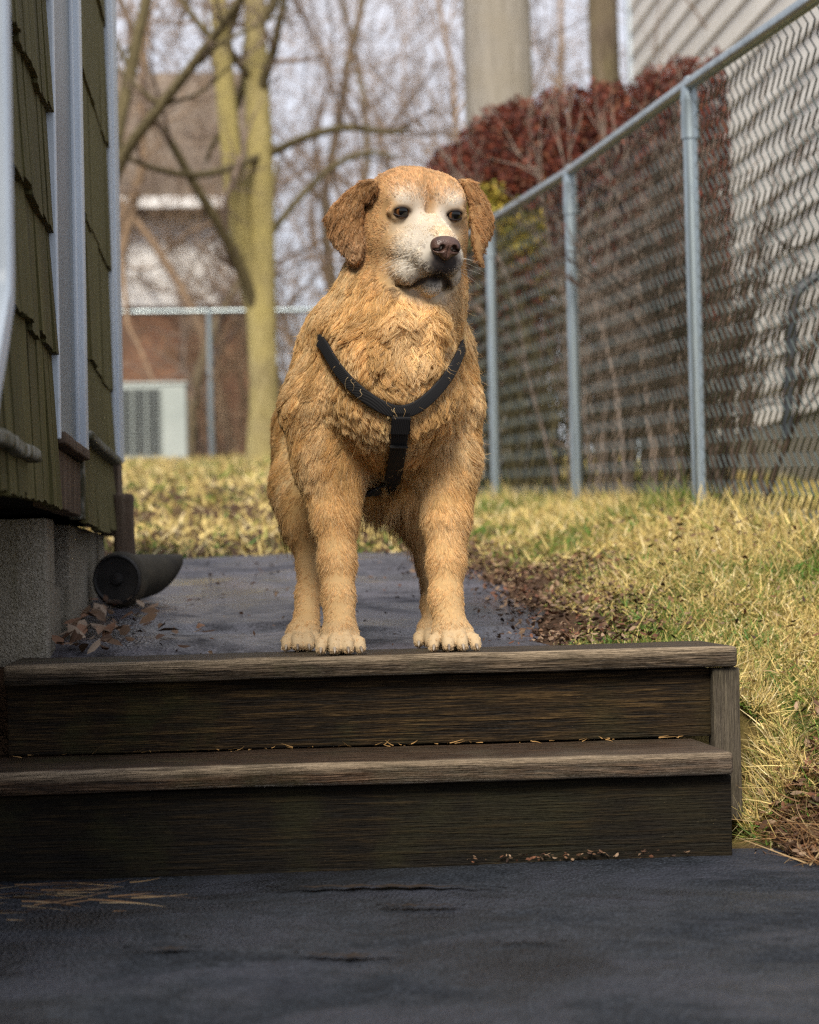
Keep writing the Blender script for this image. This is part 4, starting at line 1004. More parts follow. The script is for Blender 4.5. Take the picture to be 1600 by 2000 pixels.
def smin(a, b, k): h = np.maximum(k-np.abs(a-b), 0)/k; return np.minimum(a, b)-h*h*k*.25
def smax(a, b, k): h = np.maximum(k-np.abs(a-b), 0)/k; return np.maximum(a, b)+h*h*k*.25
def sdf(P):
    P = np.asarray(P, float); X, Y, Z = P[:, 0], P[:, 1], P[:, 2]; d = np.full(len(P), 9.0)
    for op, fn, lo, hi, k in PR:
        v = fn(X, Y, Z); d = smin(d, v, k) if op == 'u' else smax(d, -v, k)
    return d
def grad(P, e=.003):
    g = np.stack([sdf(P+np.eye(3)[i]*e)-sdf(P-np.eye(3)[i]*e) for i in range(3)], 1)
    return g/(np.linalg.norm(g, axis=1)[:, None]+1e-9)
def march(P, d, off=0.0, n=60):
    P = np.array(P, float)
    for _ in range(n): P = P+d*(np.clip(sdf(P)-off, -.02, .05)*.8)[:, None]
    return P
# eyes are seated where the face is
EYES = []
E0 = np.array([Hd(s*EYE_U, EYE_V, .16) for s in (-1, 1)])
ES = march(E0, np.array([-HW, -HW])); ER = .0178
for s, p in zip((-1, 1), ES):
    c = p-HW*.0118; EYES.append(c)
    add_ell(c+HW*.011-HV*.0004, (.0190, .0090, .012), HA, .004, 's')
    L_ = [c+HU*a_*1.12+HV*b_+HW*(.0100-.16*abs(a_)) for a_, b_ in ((-.0195, -.001), (-.011, .0090), (0, .0116), (.011, .0090), (.0195, -.001))]
    for a_, b_ in zip(L_[:-1], L_[1:]): add_cone(a_, b_, .0042, .0042, .008)
    L_ = [c+HU*a_*1.12+HV*b_+HW*(.0082-.16*abs(a_)) for a_, b_ in ((-.018, -.003), (-.009, -.0112), (.009, -.0112), (.018, -.003))]
    for a_, b_ in zip(L_[:-1], L_[1:]): add_cone(a_, b_, .0036, .0036, .008)

# ---- grid and surface nets
xs = np.arange(.02, .48, .0034); ys = np.concatenate([np.arange(3.63, 4.12, .0036), np.arange(4.12, 4.86, .009)])
zs = np.concatenate([np.arange(TOP-.012, .99, .0040), np.arange(.99, 1.25, .0029)])
DD = np.full((len(xs), len(ys), len(zs)), .5, np.float32)
for op, fn, lo, hi, k in PR:
    m_ = .035+k
    i0, i1 = np.searchsorted(xs, [lo[0]-m_, hi[0]+m_]); j0, j1 = np.searchsorted(ys, [lo[1]-m_, hi[1]+m_]); k0, k1 = np.searchsorted(zs, [lo[2]-m_, hi[2]+m_])
    if i1 <= i0 or j1 <= j0 or k1 <= k0: continue
    v = fn(xs[i0:i1, None, None], ys[None, j0:j1, None], zs[None, None, k0:k1]).astype(np.float32)
    s = DD[i0:i1, j0:j1, k0:k1]
    DD[i0:i1, j0:j1, k0:k1] = smin(s, v, k) if op == 'u' else smax(s, -v, k)
def surface_nets(Dv, xs, ys, zs):
    ins = Dv < 0; nx, ny, nz = Dv.shape
    cnt = np.zeros((nx-1, ny-1, nz-1), np.int8)
    for a in (0, 1):
        for b in (0, 1):
            for c in (0, 1): cnt += ins[a:nx-1+a, b:ny-1+b, c:nz-1+c]
    act = (cnt > 0) & (cnt < 8); idx = np.full(act.shape, -1, np.int64); I, J, K = np.nonzero(act); idx[I, J, K] = np.arange(len(I))
    S = np.zeros((len(I), 3)); N = np.zeros(len(I))
    co = [(a, b, c) for a in (0, 1) for b in (0, 1) for c in (0, 1)]
    for p in co:
        for ax in range(3):
            if p[ax]: continue
            q = list(p); q[ax] = 1
            v0 = Dv[I+p[0], J+p[1], K+p[2]]; v1 = Dv[I+q[0], J+q[1], K+q[2]]; m = (v0 < 0) != (v1 < 0)
            t = np.where(m, v0/(v0-v1+1e-12), 0)
            A = np.stack([xs[I+p[0]], ys[J+p[1]], zs[K+p[2]]], 1); B = np.stack([xs[I+q[0]], ys[J+q[1]], zs[K+q[2]]], 1)
            S += np.where(m[:, None], A+(B-A)*t[:, None], 0); N += m
    V = S/N[:, None]; F = []
    def quads(ax):
        sl0 = [slice(None)]*3; sl1 = [slice(None)]*3; sl0[ax] = slice(0, -1); sl1[ax] = slice(1, None)
        a, b = ins[tuple(sl0)], ins[tuple(sl1)]; e = a != b; i, j, k = np.nonzero(e); fl = a[i, j, k]
        o = [(1, 2), (2, 0), (0, 1)][ax]
        ok = np.ones(len(i), bool); ijk = [i, j, k]
        for w_ in o: ok &= (ijk[w_] > 0) & (ijk[w_] < Dv.shape[w_]-1)
        i, j, k, fl = i[ok], j[ok], k[ok], fl[ok]; ijk = [i, j, k]
        def at_(d1, d2):
            q = [x.copy() for x in ijk]; q[o[0]] -= d1; q[o[1]] -= d2; return idx[q[0], q[1], q[2]]
        Q = np.stack([at_(0, 0), at_(1, 0), at_(1, 1), at_(0, 1)], 1)
        Q[~fl] = Q[~fl][:, ::-1]; return Q[(Q >= 0).all(1)]
    return V, np.concatenate([quads(0), quads(1), quads(2)])
DV, DF = surface_nets(DD, xs, ys, zs)
# vertex normals
def vnormals(V, F):
    n = np.cross(V[F[:, 2]]-V[F[:, 0]], V[F[:, 3]]-V[F[:, 1]]); N = np.zeros_like(V)
    for k in range(4):
        for c in range(3): N[:, c] += np.bincount(F[:, k], n[:, c], len(V))
    return N/(np.linalg.norm(N, axis=1)[:, None]+1e-12)
for _ in range(2):                                    # light smoothing of the net
    A = np.zeros_like(DV); C_ = np.zeros(len(DV))
    for a, b in ((0, 1), (1, 2), (2, 3), (3, 0)):
        for s_, t_ in ((a, b), (b, a)):
            for c in range(3): A[:, c] += np.bincount(DF[:, s_], DV[DF[:, t_], c], len(DV))
            C_ += np.bincount(DF[:, s_], minlength=len(DV))
    DV = DV*.5+A/np.maximum(C_, 1)[:, None]*.5
DN = vnormals(DV, DF)
# flip the faces if the net came out inside-out
if ((DN[::97]*grad(DV[::97])).sum(1)).mean() < 0: DF = DF[:, ::-1].copy(); DN = -DN

# ---- coat: colours and regions
def regions(P):
    q = hl(P); px, py = PX(P); dy = P[:, 1]-YD; zr_ = P[:, 2]-TOP
    rh = np.linalg.norm(q/np.array([1, 1.1, 1]), axis=1)
    head = np.clip(1-np.maximum(np.linalg.norm((q-[0, -.02, .02])/[.105, .115, .125], axis=1)-1, (0)) * 3, 0, 1)
    mz = np.linalg.norm((q-[0, -.065, .115])/[.065, .06, .085], axis=1); head = np.maximum(head, np.clip(1-(mz-1)*3, 0, 1))
    earm = np.zeros(len(P))
    for fn, lo, hi in EARS:
        k = ((P > lo-.02) & (P < hi+.02)).all(1); e = np.zeros(len(P)); e[k] = sstep(.012, .003, fn(P[k, 0], P[k, 1], P[k, 2])); earm = np.maximum(earm, e)
    earm *= sstep(.062, .080, np.abs(q[:, 0]))
    leg = sstep(.42, .17, zr_)
    return dict(q=q, px=px, py=py, dy=dy, z=zr_, head=head, ear=earm, leg=leg)
def lerp(a, b, t): t = np.asarray(t)[:, None]; return a*(1-t)+np.asarray(b)*t
def coat(P, rg_):
    n = len(P); q = rg_['q']; u, v, w = q.T; au = np.abs(u)
    n1 = fbm(P, 16, 3); n2 = fbm(P+3.3, 45, 2)
    c = np.tile(np.array([.80, .54, .25]), (n, 1))
    c = lerp(c, (.70, .435, .17), sstep(.42, .62, n1)*.7*sstep(.12, .3, rg_['z']))
    c = lerp(c, (.86, .64, .36), sstep(.50, .36, n1)*.6)
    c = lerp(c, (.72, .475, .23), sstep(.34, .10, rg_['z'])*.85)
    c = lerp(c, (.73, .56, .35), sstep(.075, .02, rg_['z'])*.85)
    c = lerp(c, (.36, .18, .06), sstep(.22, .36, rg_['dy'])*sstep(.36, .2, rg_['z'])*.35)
    # head
    hd = rg_['head']
    f = np.tile(np.array([.64, .40, .20]), (n, 1))                                   # crown
    f = lerp(f, (.66, .44, .22), sstep(.55, .40, n1)*.4)
    cream = np.array([.66, .49, .30]); white = np.array([.80, .73, .63])
    f = lerp(f, cream, sstep(.092, .056, au)*sstep(.035, -.015, v)*sstep(-.01, .035, w)*.92)     # cheeks
    f = lerp(f, white, sstep(.068, .034, au)*sstep(.02, -.016, v)*sstep(.04, .09, w)*.8)
    f = lerp(f, white, sstep(.075, .11, w)*.8)                                             # muzzle
    br = (.35+.9*fbm(P+2, 60, 2))*np.exp(-(((au-.047)/.020)**2+((v-.040)/.013)**2))*sstep(.02, .05, w); f = lerp(f, white, np.clip(br*1.15, 0, .8))
    f = lerp(f, white, np.exp(-(((au-.024)/.016)**2+((v-.012)/.03)**2))*sstep(.03, .06, w)*.9)
    f = lerp(f, (.56, .33, .15), np.exp(-((u/.009)**2))*sstep(.012, .035, v)*.75)               # furrow streak
    f = lerp(f, (.74, .55, .36), np.exp(-((u/.022)**2+((v+.012)/.022)**2))*sstep(.06, .09, w)*sstep(.17, .13, w)*.75)
    f = lerp(f, (.60, .36, .16), sstep(.060, .080, au)*.75)
    ed = np.minimum(*[np.linalg.norm(((P-c_)@HA.T)/[1, .8, 1.6], axis=1) for c_ in EYES]); f = lerp(f, (.10, .06, .04), sstep(.0222, .0180, ed)*.6)
    f = lerp(f, (.60, .47, .33), np.exp(-(((au-.058)/.012)**2+((v+.016)/.010)**2))*.6*sstep(.03, .05, w))    # tear stain
    # grey about the lips
    dk = np.zeros(n)
    M = np.array(ml)
    for a, b in zip(M[:-1], M[1:]):
        t = np.clip(((q-a)@(b-a))/((b-a)@(b-a)), 0, 1); dd = np.linalg.norm(q-a-t[:, None]*(b-a), axis=1); dk = np.maximum(dk, sstep(.013, .004, dd)*np.where((a[2]+b[2])/2 > .1, 1, .55))
    dn = np.linalg.norm((q-[0, -.062, .170])/[.026, .020, .022], axis=1); dk = np.maximum(dk, sstep(1.5, .6, dn)*.85); dk = np.maximum(dk, .9*np.exp(-(u/.021)**2)*sstep(-.050, -.062, v)*sstep(-.112, -.092, v)*sstep(.12, .14, w))
    f = lerp(f, (.055, .046, .048), np.clip(dk*(.95+.8*n2), 0, .97))
    sp = sstep(.58, .70, fbm(P+9, 190, 1))*sstep(.10, .13, w)*sstep(.0, .02, au)*sstep(-.02, -.045, v)*.6
    f = lerp(f, (.16, .12, .10), sp)
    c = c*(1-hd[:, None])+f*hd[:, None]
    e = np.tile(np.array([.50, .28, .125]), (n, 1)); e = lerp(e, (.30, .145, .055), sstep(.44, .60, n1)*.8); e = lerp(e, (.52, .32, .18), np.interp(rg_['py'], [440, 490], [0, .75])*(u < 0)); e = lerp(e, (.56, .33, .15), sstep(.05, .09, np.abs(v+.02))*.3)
    # light of the open sky painted into the far-side ear's colour: paler, redder
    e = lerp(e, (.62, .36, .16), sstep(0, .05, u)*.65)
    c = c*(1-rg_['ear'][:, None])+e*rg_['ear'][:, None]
    return np.clip(c, 0, 1)
rV = regions(DV)
m = M_('dog_skin', .85, .15); m.col(m.attr()); MAT_SKIN = m.m
gpt = W(760, 1272, YD); gpt[2] = TOP
DOG = mesh('dog', DV, DF, MAT_SKIN, None, True, colors=coat(DV, rV)*.62, origin=gpt)  # coat colour darkened on the skin, painting in the shade between hairs
tag(DOG, 'old golden dog with a white face standing atop the wooden steps in black harness', 'dog')

# ---- harness path
def front(pix, off): return march(np.array([W(x, y, YD-.30) for x, y in pix]), np.array([(W(x, y, YD)-CAM)/np.linalg.norm(W(x, y, YD)-CAM) for x, y in pix]), off, 90)
def settle(P, off):
    P = np.array(P, float)
    for _ in range(30): P = P-grad(P)*np.clip(sdf(P)-off, -.03, .03)[:, None]*.8
    return P
OFF = .0145
fr = front([(634, 676), (641, 692), (653, 712), (674, 740), (700, 765), (728, 786), (757, 802), (785, 809), (812, 800), (838, 780), (861, 756), (880, 730), (892, 710), (897, 697)], OFF)
bk = settle([D(896, 672, .07), D(880, 650, .13), D(850, 625, .20), D(800, 612, .26), D(740, 612, .28), D(690, 630, .24), D(662, 648, .15), D(642, 662, .07)], -.002)
def resample(P, n, closed=False):
    P = np.asarray(P); Q = np.vstack([P, P[:1]]) if closed else P
    s = np.concatenate([[0], np.cumsum(np.linalg.norm(np.diff(Q, axis=0), axis=1))]); q = np.linspace(0, s[-1], n+1 if closed else n)
    o = np.stack([np.interp(q, s, Q[:, k]) for k in range(3)], 1); return o[:-1] if closed else o
def strap(P, width, th, closed, name, mat, parent, sm=5):
    n = len(P)
    for _ in range(sm):
        if closed: P = (np.roll(P, 1, 0)+2*P+np.roll(P, -1, 0))/4
        else: P = np.vstack([P[:1], (P[:-2]+2*P[1:-1]+P[2:])/4, P[-1:]])
    t = (np.roll(P, -1, 0)-np.roll(P, 1, 0)) if closed else np.gradient(P, axis=0); t /= np.linalg.norm(t, axis=1)[:, None]
    N = grad(P, .012)
    for _ in range(24): N = (np.roll(N, 1, 0)+2*N+np.roll(N, -1, 0))/4 if closed else np.vstack([N[:1], (N[:-2]+2*N[1:-1]+N[2:])/4, N[-1:]])
    N = N-t*(N*t).sum(1)[:, None]; N /= np.linalg.norm(N, axis=1)[:, None]; B = np.cross(N, t)
    sec = [(-.5, -.5), (-.5, .15), (-.46, .42), (-.40, .5), (.40, .5), (.46, .42), (.5, .15), (.5, -.5)]
    V = np.stack([P+B*(a*width)+N*(b*th) for a, b in sec], 1); k = len(sec); V = V.reshape(-1, 3)
    m_ = n if closed else n-1; i = np.arange(m_)[:, None]; j = np.arange(k)
    F = np.stack([i*k+j, i*k+(j+1) % k, ((i+1) % n)*k+(j+1) % k, ((i+1) % n)*k+j], -1).reshape(-1, 4)
    return mesh(name, V, F, mat, parent, True), P, N
m = M_('black_webbing', .75, .3); wv = m.n('ShaderNodeTexWave', {'Vector': m.co(), 'Scale': 160, 'Distortion': .3}, bands_direction='DIAGONAL').outputs['Fac']
m.col(m.mix(wv, (.006, .006, .007), (.016, .016, .018))); m.bump(wv, .35, .001); MAT_WEB = m.m
m = M_('black_plastic', .35, .5); m.col((.010, .010, .011)); MAT_BLK = m.m
loop = resample(np.vstack([fr, bk]), 110, True)
HAR, LP, LN = strap(loop, .0235, .0038, True, 'harness', MAT_WEB, DOG)
bl_f = front([(784, 806), (783, 830), (781, 860), (777, 890), (771, 920), (765, 945), (760, 968)], OFF)
bl_b = settle([D(757, 985, .06), D(755, 985, .16), D(752, 985, .28)], OFF*.8)
BS, BP, BN = strap(resample(np.vstack([bl_f, bl_b]), 40), .030, .0042, False, 'belly_strap', MAT_WEB, HAR)
jn = bl_f[0]; jN = grad(jn[None], .012)[0]
for nm, t_, w_, h_ in (('junction_patch', .006, .034, .036), ('slide_buckle', .048, .033, .005)):
    i = int(round(t_/.62*40)); p = BP[max(i, 1)]; N_ = BN[max(i, 1)]; tt = BP[max(i, 1)+1]-BP[max(i, 1)-1]; tt /= np.linalg.norm(tt); B_ = np.cross(N_, tt)
    mb = MB(); V = []; 
    bm = bmesh.new(); bmesh.ops.create_cube(bm, size=1)
    for v_ in bm.verts: v_.co = Vector((v_.co.x*w_, v_.co.y*h_, v_.co.z*.006))
    bmesh.ops.bevel(bm, geom=bm.edges[:], offset=.0016, segments=2, affect='EDGES')
    bm.verts.index_update(); V = [p+N_*.0045+B_*v_.co.x+tt*v_.co.y+N_*v_.co.z for v_ in bm.verts]; F = [[v_.index for v_ in f_.verts] for f_ in bm.faces]; bm.free()
    mesh(nm, V, F, MAT_WEB if 'patch' in nm else MAT_BLK, HAR)

# ---- nose, eyes, lids, mouth, claws
def nose_mesh():
    n = 64; a = np.linspace(-.040, .040, n); U_, V_, W_ = a[:, None, None], a[None, :, None]*.8, a[None, None, :]*.9
    def el(c, r): 
        k0 = np.sqrt(((U_-c[0])/r[0])**2+((V_-c[1])/r[1])**2+((W_-c[2])/r[2])**2); k1 = np.sqrt(((U_-c[0])/r[0]**2)**2+((V_-c[1])/r[1]**2)**2+((W_-c[2])/r[2]**2)**2)+1e-9; return k0*(k0-1)/k1
    d = el((0, .004, 0), (.0285, .0175, .020))
    for s in (-1, 1):
        d = smin(d, el((s*.0155, -.001, .004), (.0145, .0155, .0165)), .006)
    d = smin(d, el((0, -.014, .004), (.012, .012, .014)), .008)
    for s in (-1, 1):
        d = smax(d, -el((s*.0125, -.0015, .020), (.0062, .0070, .0125)), .004)
        d = smax(d, -el((s*.0205, -.0055, .013), (.0075, .0030, .0105)), .003)
    d = smax(d, -el((0, -.012, .021), (.0016, .016, .006)), .003)
    V, F = surface_nets(d, a, a*.8, a*.9); return V, F
nV, nF = nose_mesh(); 
nc = march(np.array([Hd(0, NOSE[1]-.004, .26)]), -HW[None])[0]
nP = nc-HW*.010+HV*.0
m = M_('nose_leather', .42, .5); v = m.vor(420); a = m.noise(60, 4)
m.col(m.ramp(a, [(.3, (.038, .020, .016)), (.7, (.105, .056, .042))])); m.bump(v, .4, .0012); MAT_NOSE = m.m
NOSEO = mesh('nose', nP+HV*.004+(nV*[.90, .92, .95])@HA, nF, MAT_NOSE, DOG, True)
m = M_('eyeball', .06, .6)
g = m.n('ShaderNodeTexCoord').outputs['Object']; zc = m.n('ShaderNodeSeparateXYZ', {'Vector': g}).outputs[2]
ir = m.n('ShaderNodeMapRange', {'Value': zc, 'From Min': 0.0, 'From Max': ER, 'To Min': 0, 'To Max': 1}).outputs['Result']
m.col(m.ramp(ir, [(.0, (.035, .02, .015)), (.55, (.03, .016, .011)), (.70, (.014, .008, .005)), (.75, (.125, .055, .020)), (.86, (.095, .038, .013)), (.90, (.02, .009, .005)), (.915, (.002, .002, .002))]))
m.set('Coat Weight', .0); m.set('Roughness', .07); m.set('Specular IOR Level', .38); MAT_EYE = m.m
m = M_('dark_lid_skin', .6, .25); m.col((.014, .008, .007)); MAT_LID = m.m
gz = HW*1.0+HU*.10+HV*.02; gz /= np.linalg.norm(gz)
for s, c in zip((-1, 1), EYES):
    bm = bmesh.new(); bmesh.ops.create_uvsphere(bm, u_segments=32, v_segments=24, radius=ER)
    for v_ in bm.verts:
        if v_.co.z > ER*.72: v_.co.z += (v_.co.z-ER*.72)*.25     # cornea
    me = bpy.data.meshes.new('eye'); bm.to_mesh(me); bm.free(); me.materials.append(MAT_EYE); me.polygons.foreach_set('use_smooth', np.ones(len(me.polygons), bool))
    eo = link('eye', me, DOG); eo.location = Vector(c-gpt); eo.rotation_euler = Vector(gz).to_track_quat('Z', 'Y').to_euler(); eo['_loc'] = [float(x) for x in c]
    an = np.linspace(0, 2*math.pi, 29); ring = []
    for t in an:
        au_, av_ = .0176*math.cos(t), (.0084 if math.sin(t) > 0 else .0080)*abs(math.sin(t))**1.3*np.sign(math.sin(t))-.0014*abs(math.cos(t))**3-.0002
        r2 = au_*au_+av_*av_; ring.append(c+HU*au_+HV*av_+HW*(math.sqrt(max(ER*ER-r2, 1e-6))+.0002))
    mb = MB(); mb.tube(np.array(ring), [.0020]*29, 7, False); lo_ = mb.build('eyelid', MAT_LID, None, True)
    lo_.data.transform(Matrix.Translation(Vector(-c))); lo_.data.transform(eo.rotation_euler.to_matrix().inverted().to_4x4()); lo_.parent = eo
mlp = march(np.array([Hd(a, b, c+.03*(1 if abs(a) < .05 else .3)) for a, b, c in ml]), np.tile(-HW, (len(ml), 1)), -.0015)
m = M_('black_lip_skin', .4, .5); m.col((.012, .010, .010)); MAT_LIP = m.m
mb = MB(); mlr = resample(mlp, 40); mb.tube(mlr, .0010+.0016*np.abs(np.cos(np.linspace(0, 2*math.pi, 40)))**2, 8); mb.build('lips', MAT_LIP, DOG, True)
m = M_('claw_horn', .35, .5); g = m.noise(40, 3); m.col(m.ramp(g, [(.3, (.10, .075, .055)), (.7, (.40, .34, .27))])); MAT_CLAW = m.m
for e_, t in CLAWS:
    d_ = np.array([t*.15, -1, -.25]); 
    P_ = [e_+d_*.0+[0, .004, .002], e_+d_*.004+[0, 0, .001], e_+d_*.009+[0, 0, -.002], e_+d_*.0125+[0, 0, -.006]]
    P_ = np.array(P_); P_[:, 2] = np.maximum(P_[:, 2], TOP+.0035)
    mb = MB(); mb.tube(P_, [.0030, .0029, .0021, .0006], 8); mb.build('claw', MAT_CLAW, DOG, True)

# ---- fur
def make_fur(name, n, dens, seed, K=6):
    rg = np.random.default_rng(seed)
    A = .5*np.linalg.norm(np.cross(DV[DF[:, 2]]-DV[DF[:, 0]], DV[DF[:, 3]]-DV[DF[:, 1]]), axis=1)
    C = DV[DF].mean(1); w = A*dens(C); w /= w.sum()
    f = rg.choice(len(DF), n, p=w); a, b = rg.random((2, n, 1)); q = DF[f]
    ip = lambda X: (X[q[:, 0]]*(1-a)+X[q[:, 1]]*a)*(1-b)+(X[q[:, 3]]*(1-a)+X[q[:, 2]]*a)*b
    P = ip(DV); N = ip(DN); N /= np.linalg.norm(N, axis=1)[:, None]
    r = regions(P); qh = r['q']; head, ear, leg = r['head']*(1-r['ear']), r['ear'], r['leg']
    # no hair on eyes, nose leather, lips
    ok = np.ones(n, bool)
    for c in EYES:
        l = (P-c)@HA.T; ok &= ~(((l[:, 0]/.0175)**2+(l[:, 1]/.0082)**2 < 1) & (l[:, 2] > -.004))
    ok &= np.linalg.norm(((P-nP)@HA.T)/[.0265, .0205, .024], axis=1) > 1
    dl = np.full(n, 9.0)
    for p in mlr: dl = np.minimum(dl, np.linalg.norm(P-p, axis=1))
    ok &= dl > .0024
    P, N, dl = P[ok], N[ok], dl[ok]; r = {k: v[ok] for k, v in r.items()}; qh = r['q']; head, ear, leg = r['head']*(1-r['ear']), r['ear'], r['leg']; n = len(P)
    dy, z, px, py = r['dy'], r['z'], r['px'], r['py']
    xc = D(772, 800, 0)[0]; sx = np.clip((P[:, 0]-xc)/.14, -1, 1)
    # ---- flow
    g = np.stack([.30*sx, .25+.5*sstep(-.02, .12, dy), -1.0+0*z], 1)
    leg_x = np.where(P[:, 0] < xc, D(659, 1100, .05)[0], D(872, 1100, .05)[0])
    rl = dy > .19
    leg_x = np.where(rl, np.where(P[:, 0] < xc, D(603, 1100, .35)[0], D(838, 1100, .38)[0]), leg_x)
    gl = np.stack([np.clip((P[:, 0]-leg_x)/.035, -1.2, 1.2)*.30, .30+0*z, -1.0+0*z], 1)
    g = g*(1-leg[:, None])+gl*leg[:, None]
    pawm = sstep(.055, .03, z); g = g*(1-pawm[:, None])+np.stack([0*z, -1+0*z, -.35+0*z], 1)*pawm[:, None]
    gh = qh-np.array([0, -.035, .20]); gh /= np.linalg.norm(gh, axis=1)[:, None]
    gh = gh+np.stack([0*z, -.35*sstep(.0, -.06, qh[:, 1]), 0*z], 1); gh = gh@HA
    g = g*(1-head[:, None])+gh*head[:, None]
    ge = np.stack([np.sign(qh[:, 0])*.45, .1+0*z, -1+0*z], 1); g = g*(1-ear[:, None])+ge*ear[:, None]
    sw = np.stack([vnoise(P+k*11.7, 11)-.5 for k in range(3)], 1)*np.where(head > .5, .25, 1.15)[:, None]*(1-.5*leg[:, None])
    g = g/np.linalg.norm(g, axis=1)[:, None]+sw
    T = g-N*(g*N).sum(1)[:, None]; T /= np.linalg.norm(T, axis=1)[:, None]+1e-9
    # ---- length
    chest = sstep(.20, .06, dy)*(1-leg)
    curl = sstep(560, 600, py)*sstep(860, 780, py)*np.exp(-((P[:, 0]-xc)/.12)**4)*sstep(.16, .06, dy)
    ln = .026+.024*curl+.006*sstep(800, 900, py)*(dy < .2)
    ln = np.where(leg > 0, ln*(1-leg)+(.0125+.010*sstep(.06, .24, z))*leg, ln)
    ln += .016*leg*sstep(.08, .16, z)*sstep(.05, .9, N[:, 1])                           # feathering behind the legs
    ln = ln*(1-pawm)+.0075*pawm
    belly = sstep(-.3, -.8, N[:, 2])*sstep(.20, .26, z)*sstep(.36, .30, z)*(dy > .05)
    ln += belly*.10*rg.random(n)**1.5
    tufts = np.exp(-(((px-700)/55)**2+((py-925)/60)**2))+np.exp(-(((px-815)/25)**2+((py-940)/55)**2)); ln += .016*np.clip(tufts, 0, 1)*(dy < .2)
    lh = .0125+.007*sstep(.03, -.03, qh[:, 2])-.004*sstep(.055, .08, np.abs(qh[:, 0]))*sstep(-.03, .0, qh[:, 2])
    lh = lh*(1-sstep(.07, .12, qh[:, 2]))+.0085*sstep(.07, .12, qh[:, 2])
    for c in EYES: lh = np.minimum(lh, .0042+.34*np.maximum(np.linalg.norm(P-c, axis=1)-.019, 0))
    lh = np.minimum(lh, .0045+.35*np.maximum(dl-.003, 0)); lh = np.minimum(lh, .0042+.4*np.maximum(np.linalg.norm(P-nP, axis=1)-.026, 0))
    ln = ln*(1-head)+lh*head
    le = (.009+.022*rg.random(n)**2)*np.interp(py, [455, 500], [1, .5]); ln = ln*(1-ear)+le*ear
    # ---- lift
    lift = .24+.14*curl; lift = lift*(1-head)+.26*head; lift = lift*(1-ear)+.20*ear; lift = lift*(1-leg*.2); lift = np.maximum(lift, .85*np.clip(belly, 0, 1))
    # under the straps the coat is pressed flat
    ds = np.full(n, 9.0); near = (py > 560) & (py < 1020)
    _o = sdf(LP) > .010; SP = np.vstack([LP[_o], BP]); SN = np.vstack([LN[_o], BN])
    kd = KDTree(len(SP))
    for i, p in enumerate(SP): kd.insert(p, i)
    kd.balance(); ii = np.nonzero(near)[0]
    for i in ii: ds[i] = kd.find(P[i])[2]
    und = sstep(.024, .016, ds); ln = ln*(1-.72*und); lift = lift*(1-.85*und)
    ln *= rg.uniform(.62, 1.12, n)
    # ---- clumps
    nc_ = max(n//16, 1); ci = rg.choice(n, nc_, replace=False); kd = KDTree(nc_)
    for j, i in enumerate(ci): kd.insert(P[i], j)
    kd.balance(); cl = np.array([kd.find(p)[1] for p in P])
    ph = rg.uniform(0, 6.28, nc_)[cl]; fr_ = rg.uniform(.9, 1.9, nc_)[cl]
    amp = (.0012+.0052*curl)*(1-leg*.5)*(1-und); amp = amp*(1-head)+.0003*head; amp = amp*(1-ear)+.0022*ear
    Bn = np.cross(N, T)
    S = np.linspace(0, 1, K); pts = np.zeros((n, K, 3)); pts[:, 0] = P-N*.0012
    d0 = T*(1-lift)[:, None]+N*lift[:, None]; d0 /= np.linalg.norm(d0, axis=1)[:, None]
    grv = np.array([0, 0, -.22])*(1-head)[:, None]
    d1 = T*.95+N*np.where(und > .5, .0, .06)[:, None]+grv; bl_ = np.clip(belly, 0, 1)[:, None]; d1 = d1*(1-bl_)+np.array([0, .1, -1.0])*bl_; d1 /= np.linalg.norm(d1, axis=1)[:, None]
    fly = rg.random(n) < .035; jit = rg.normal(size=(n, 3))*np.where(fly, .75, .20)[:, None]*(1-.45*head)[:, None]
    for k in range(1, K):
        s = S[k]; d = d0*(1-s)+d1*s+jit*s; d /= np.linalg.norm(d, axis=1)[:, None]
        pts[:, k] = pts[:, k-1]+d*(ln/(K-1))[:, None]
    wave = lambda s: (np.sin(2*math.pi*fr_*s*1.15+ph)-np.sin(ph))*amp*s**.7
    for k in range(1, K): pts[:, k] += Bn*wave(S[k])[:, None]+N*((np.cos(2*math.pi*fr_*S[k]+ph)-np.cos(ph))*amp*.5*S[k])[:, None]
    cs = .48+.22*curl-.10*leg; cs = cs*(1-head)+.5*head; cs = cs*(1-ear)+.6*ear; cs = np.where(fly, .1, cs)
    ctr = pts[ci][cl]; rel = ctr-ctr[:, :1]+P[ci][cl][:, None]-0
    for k in range(1, K):
        t = (cs*S[k]**1.6)[:, None]; pts[:, k] = pts[:, k]*(1-t)+ctr[:, k]*t
    # locks: coarser groups of neighbouring hairs drawn together and shaded alike
    nb = max(n//150, 1); cb = rg.choice(n, nb, replace=False); kb = KDTree(nb)
    for j, i in enumerate(cb): kb.insert(P[i], j)
    kb.balance(); lb_ = np.array([kb.find(p)[1] for p in P]); cbs = (.40+.14*curl-.40*leg)*(1-head)*(1-fly)*(1-.5*pawm)+.22*head
    ctb = pts[cb][lb_]
    for k in range(1, K):
        t = (cbs*S[k]**1.8)[:, None]; pts[:, k] = pts[:, k]*(1-t)+ctb[:, k]*t
    lockv = 1+(rg.uniform(.86, 1.12, nb)[lb_]-1)*(1-leg)
    # hair next to a strap lies under it, some of it over the upper edge
    cand = np.nonzero(ds < .075)[0]; kd = KDTree(len(SP))
    for i, p in enumerate(SP): kd.insert(p, i)
    kd.balance(); over = rg.random(n) < .006
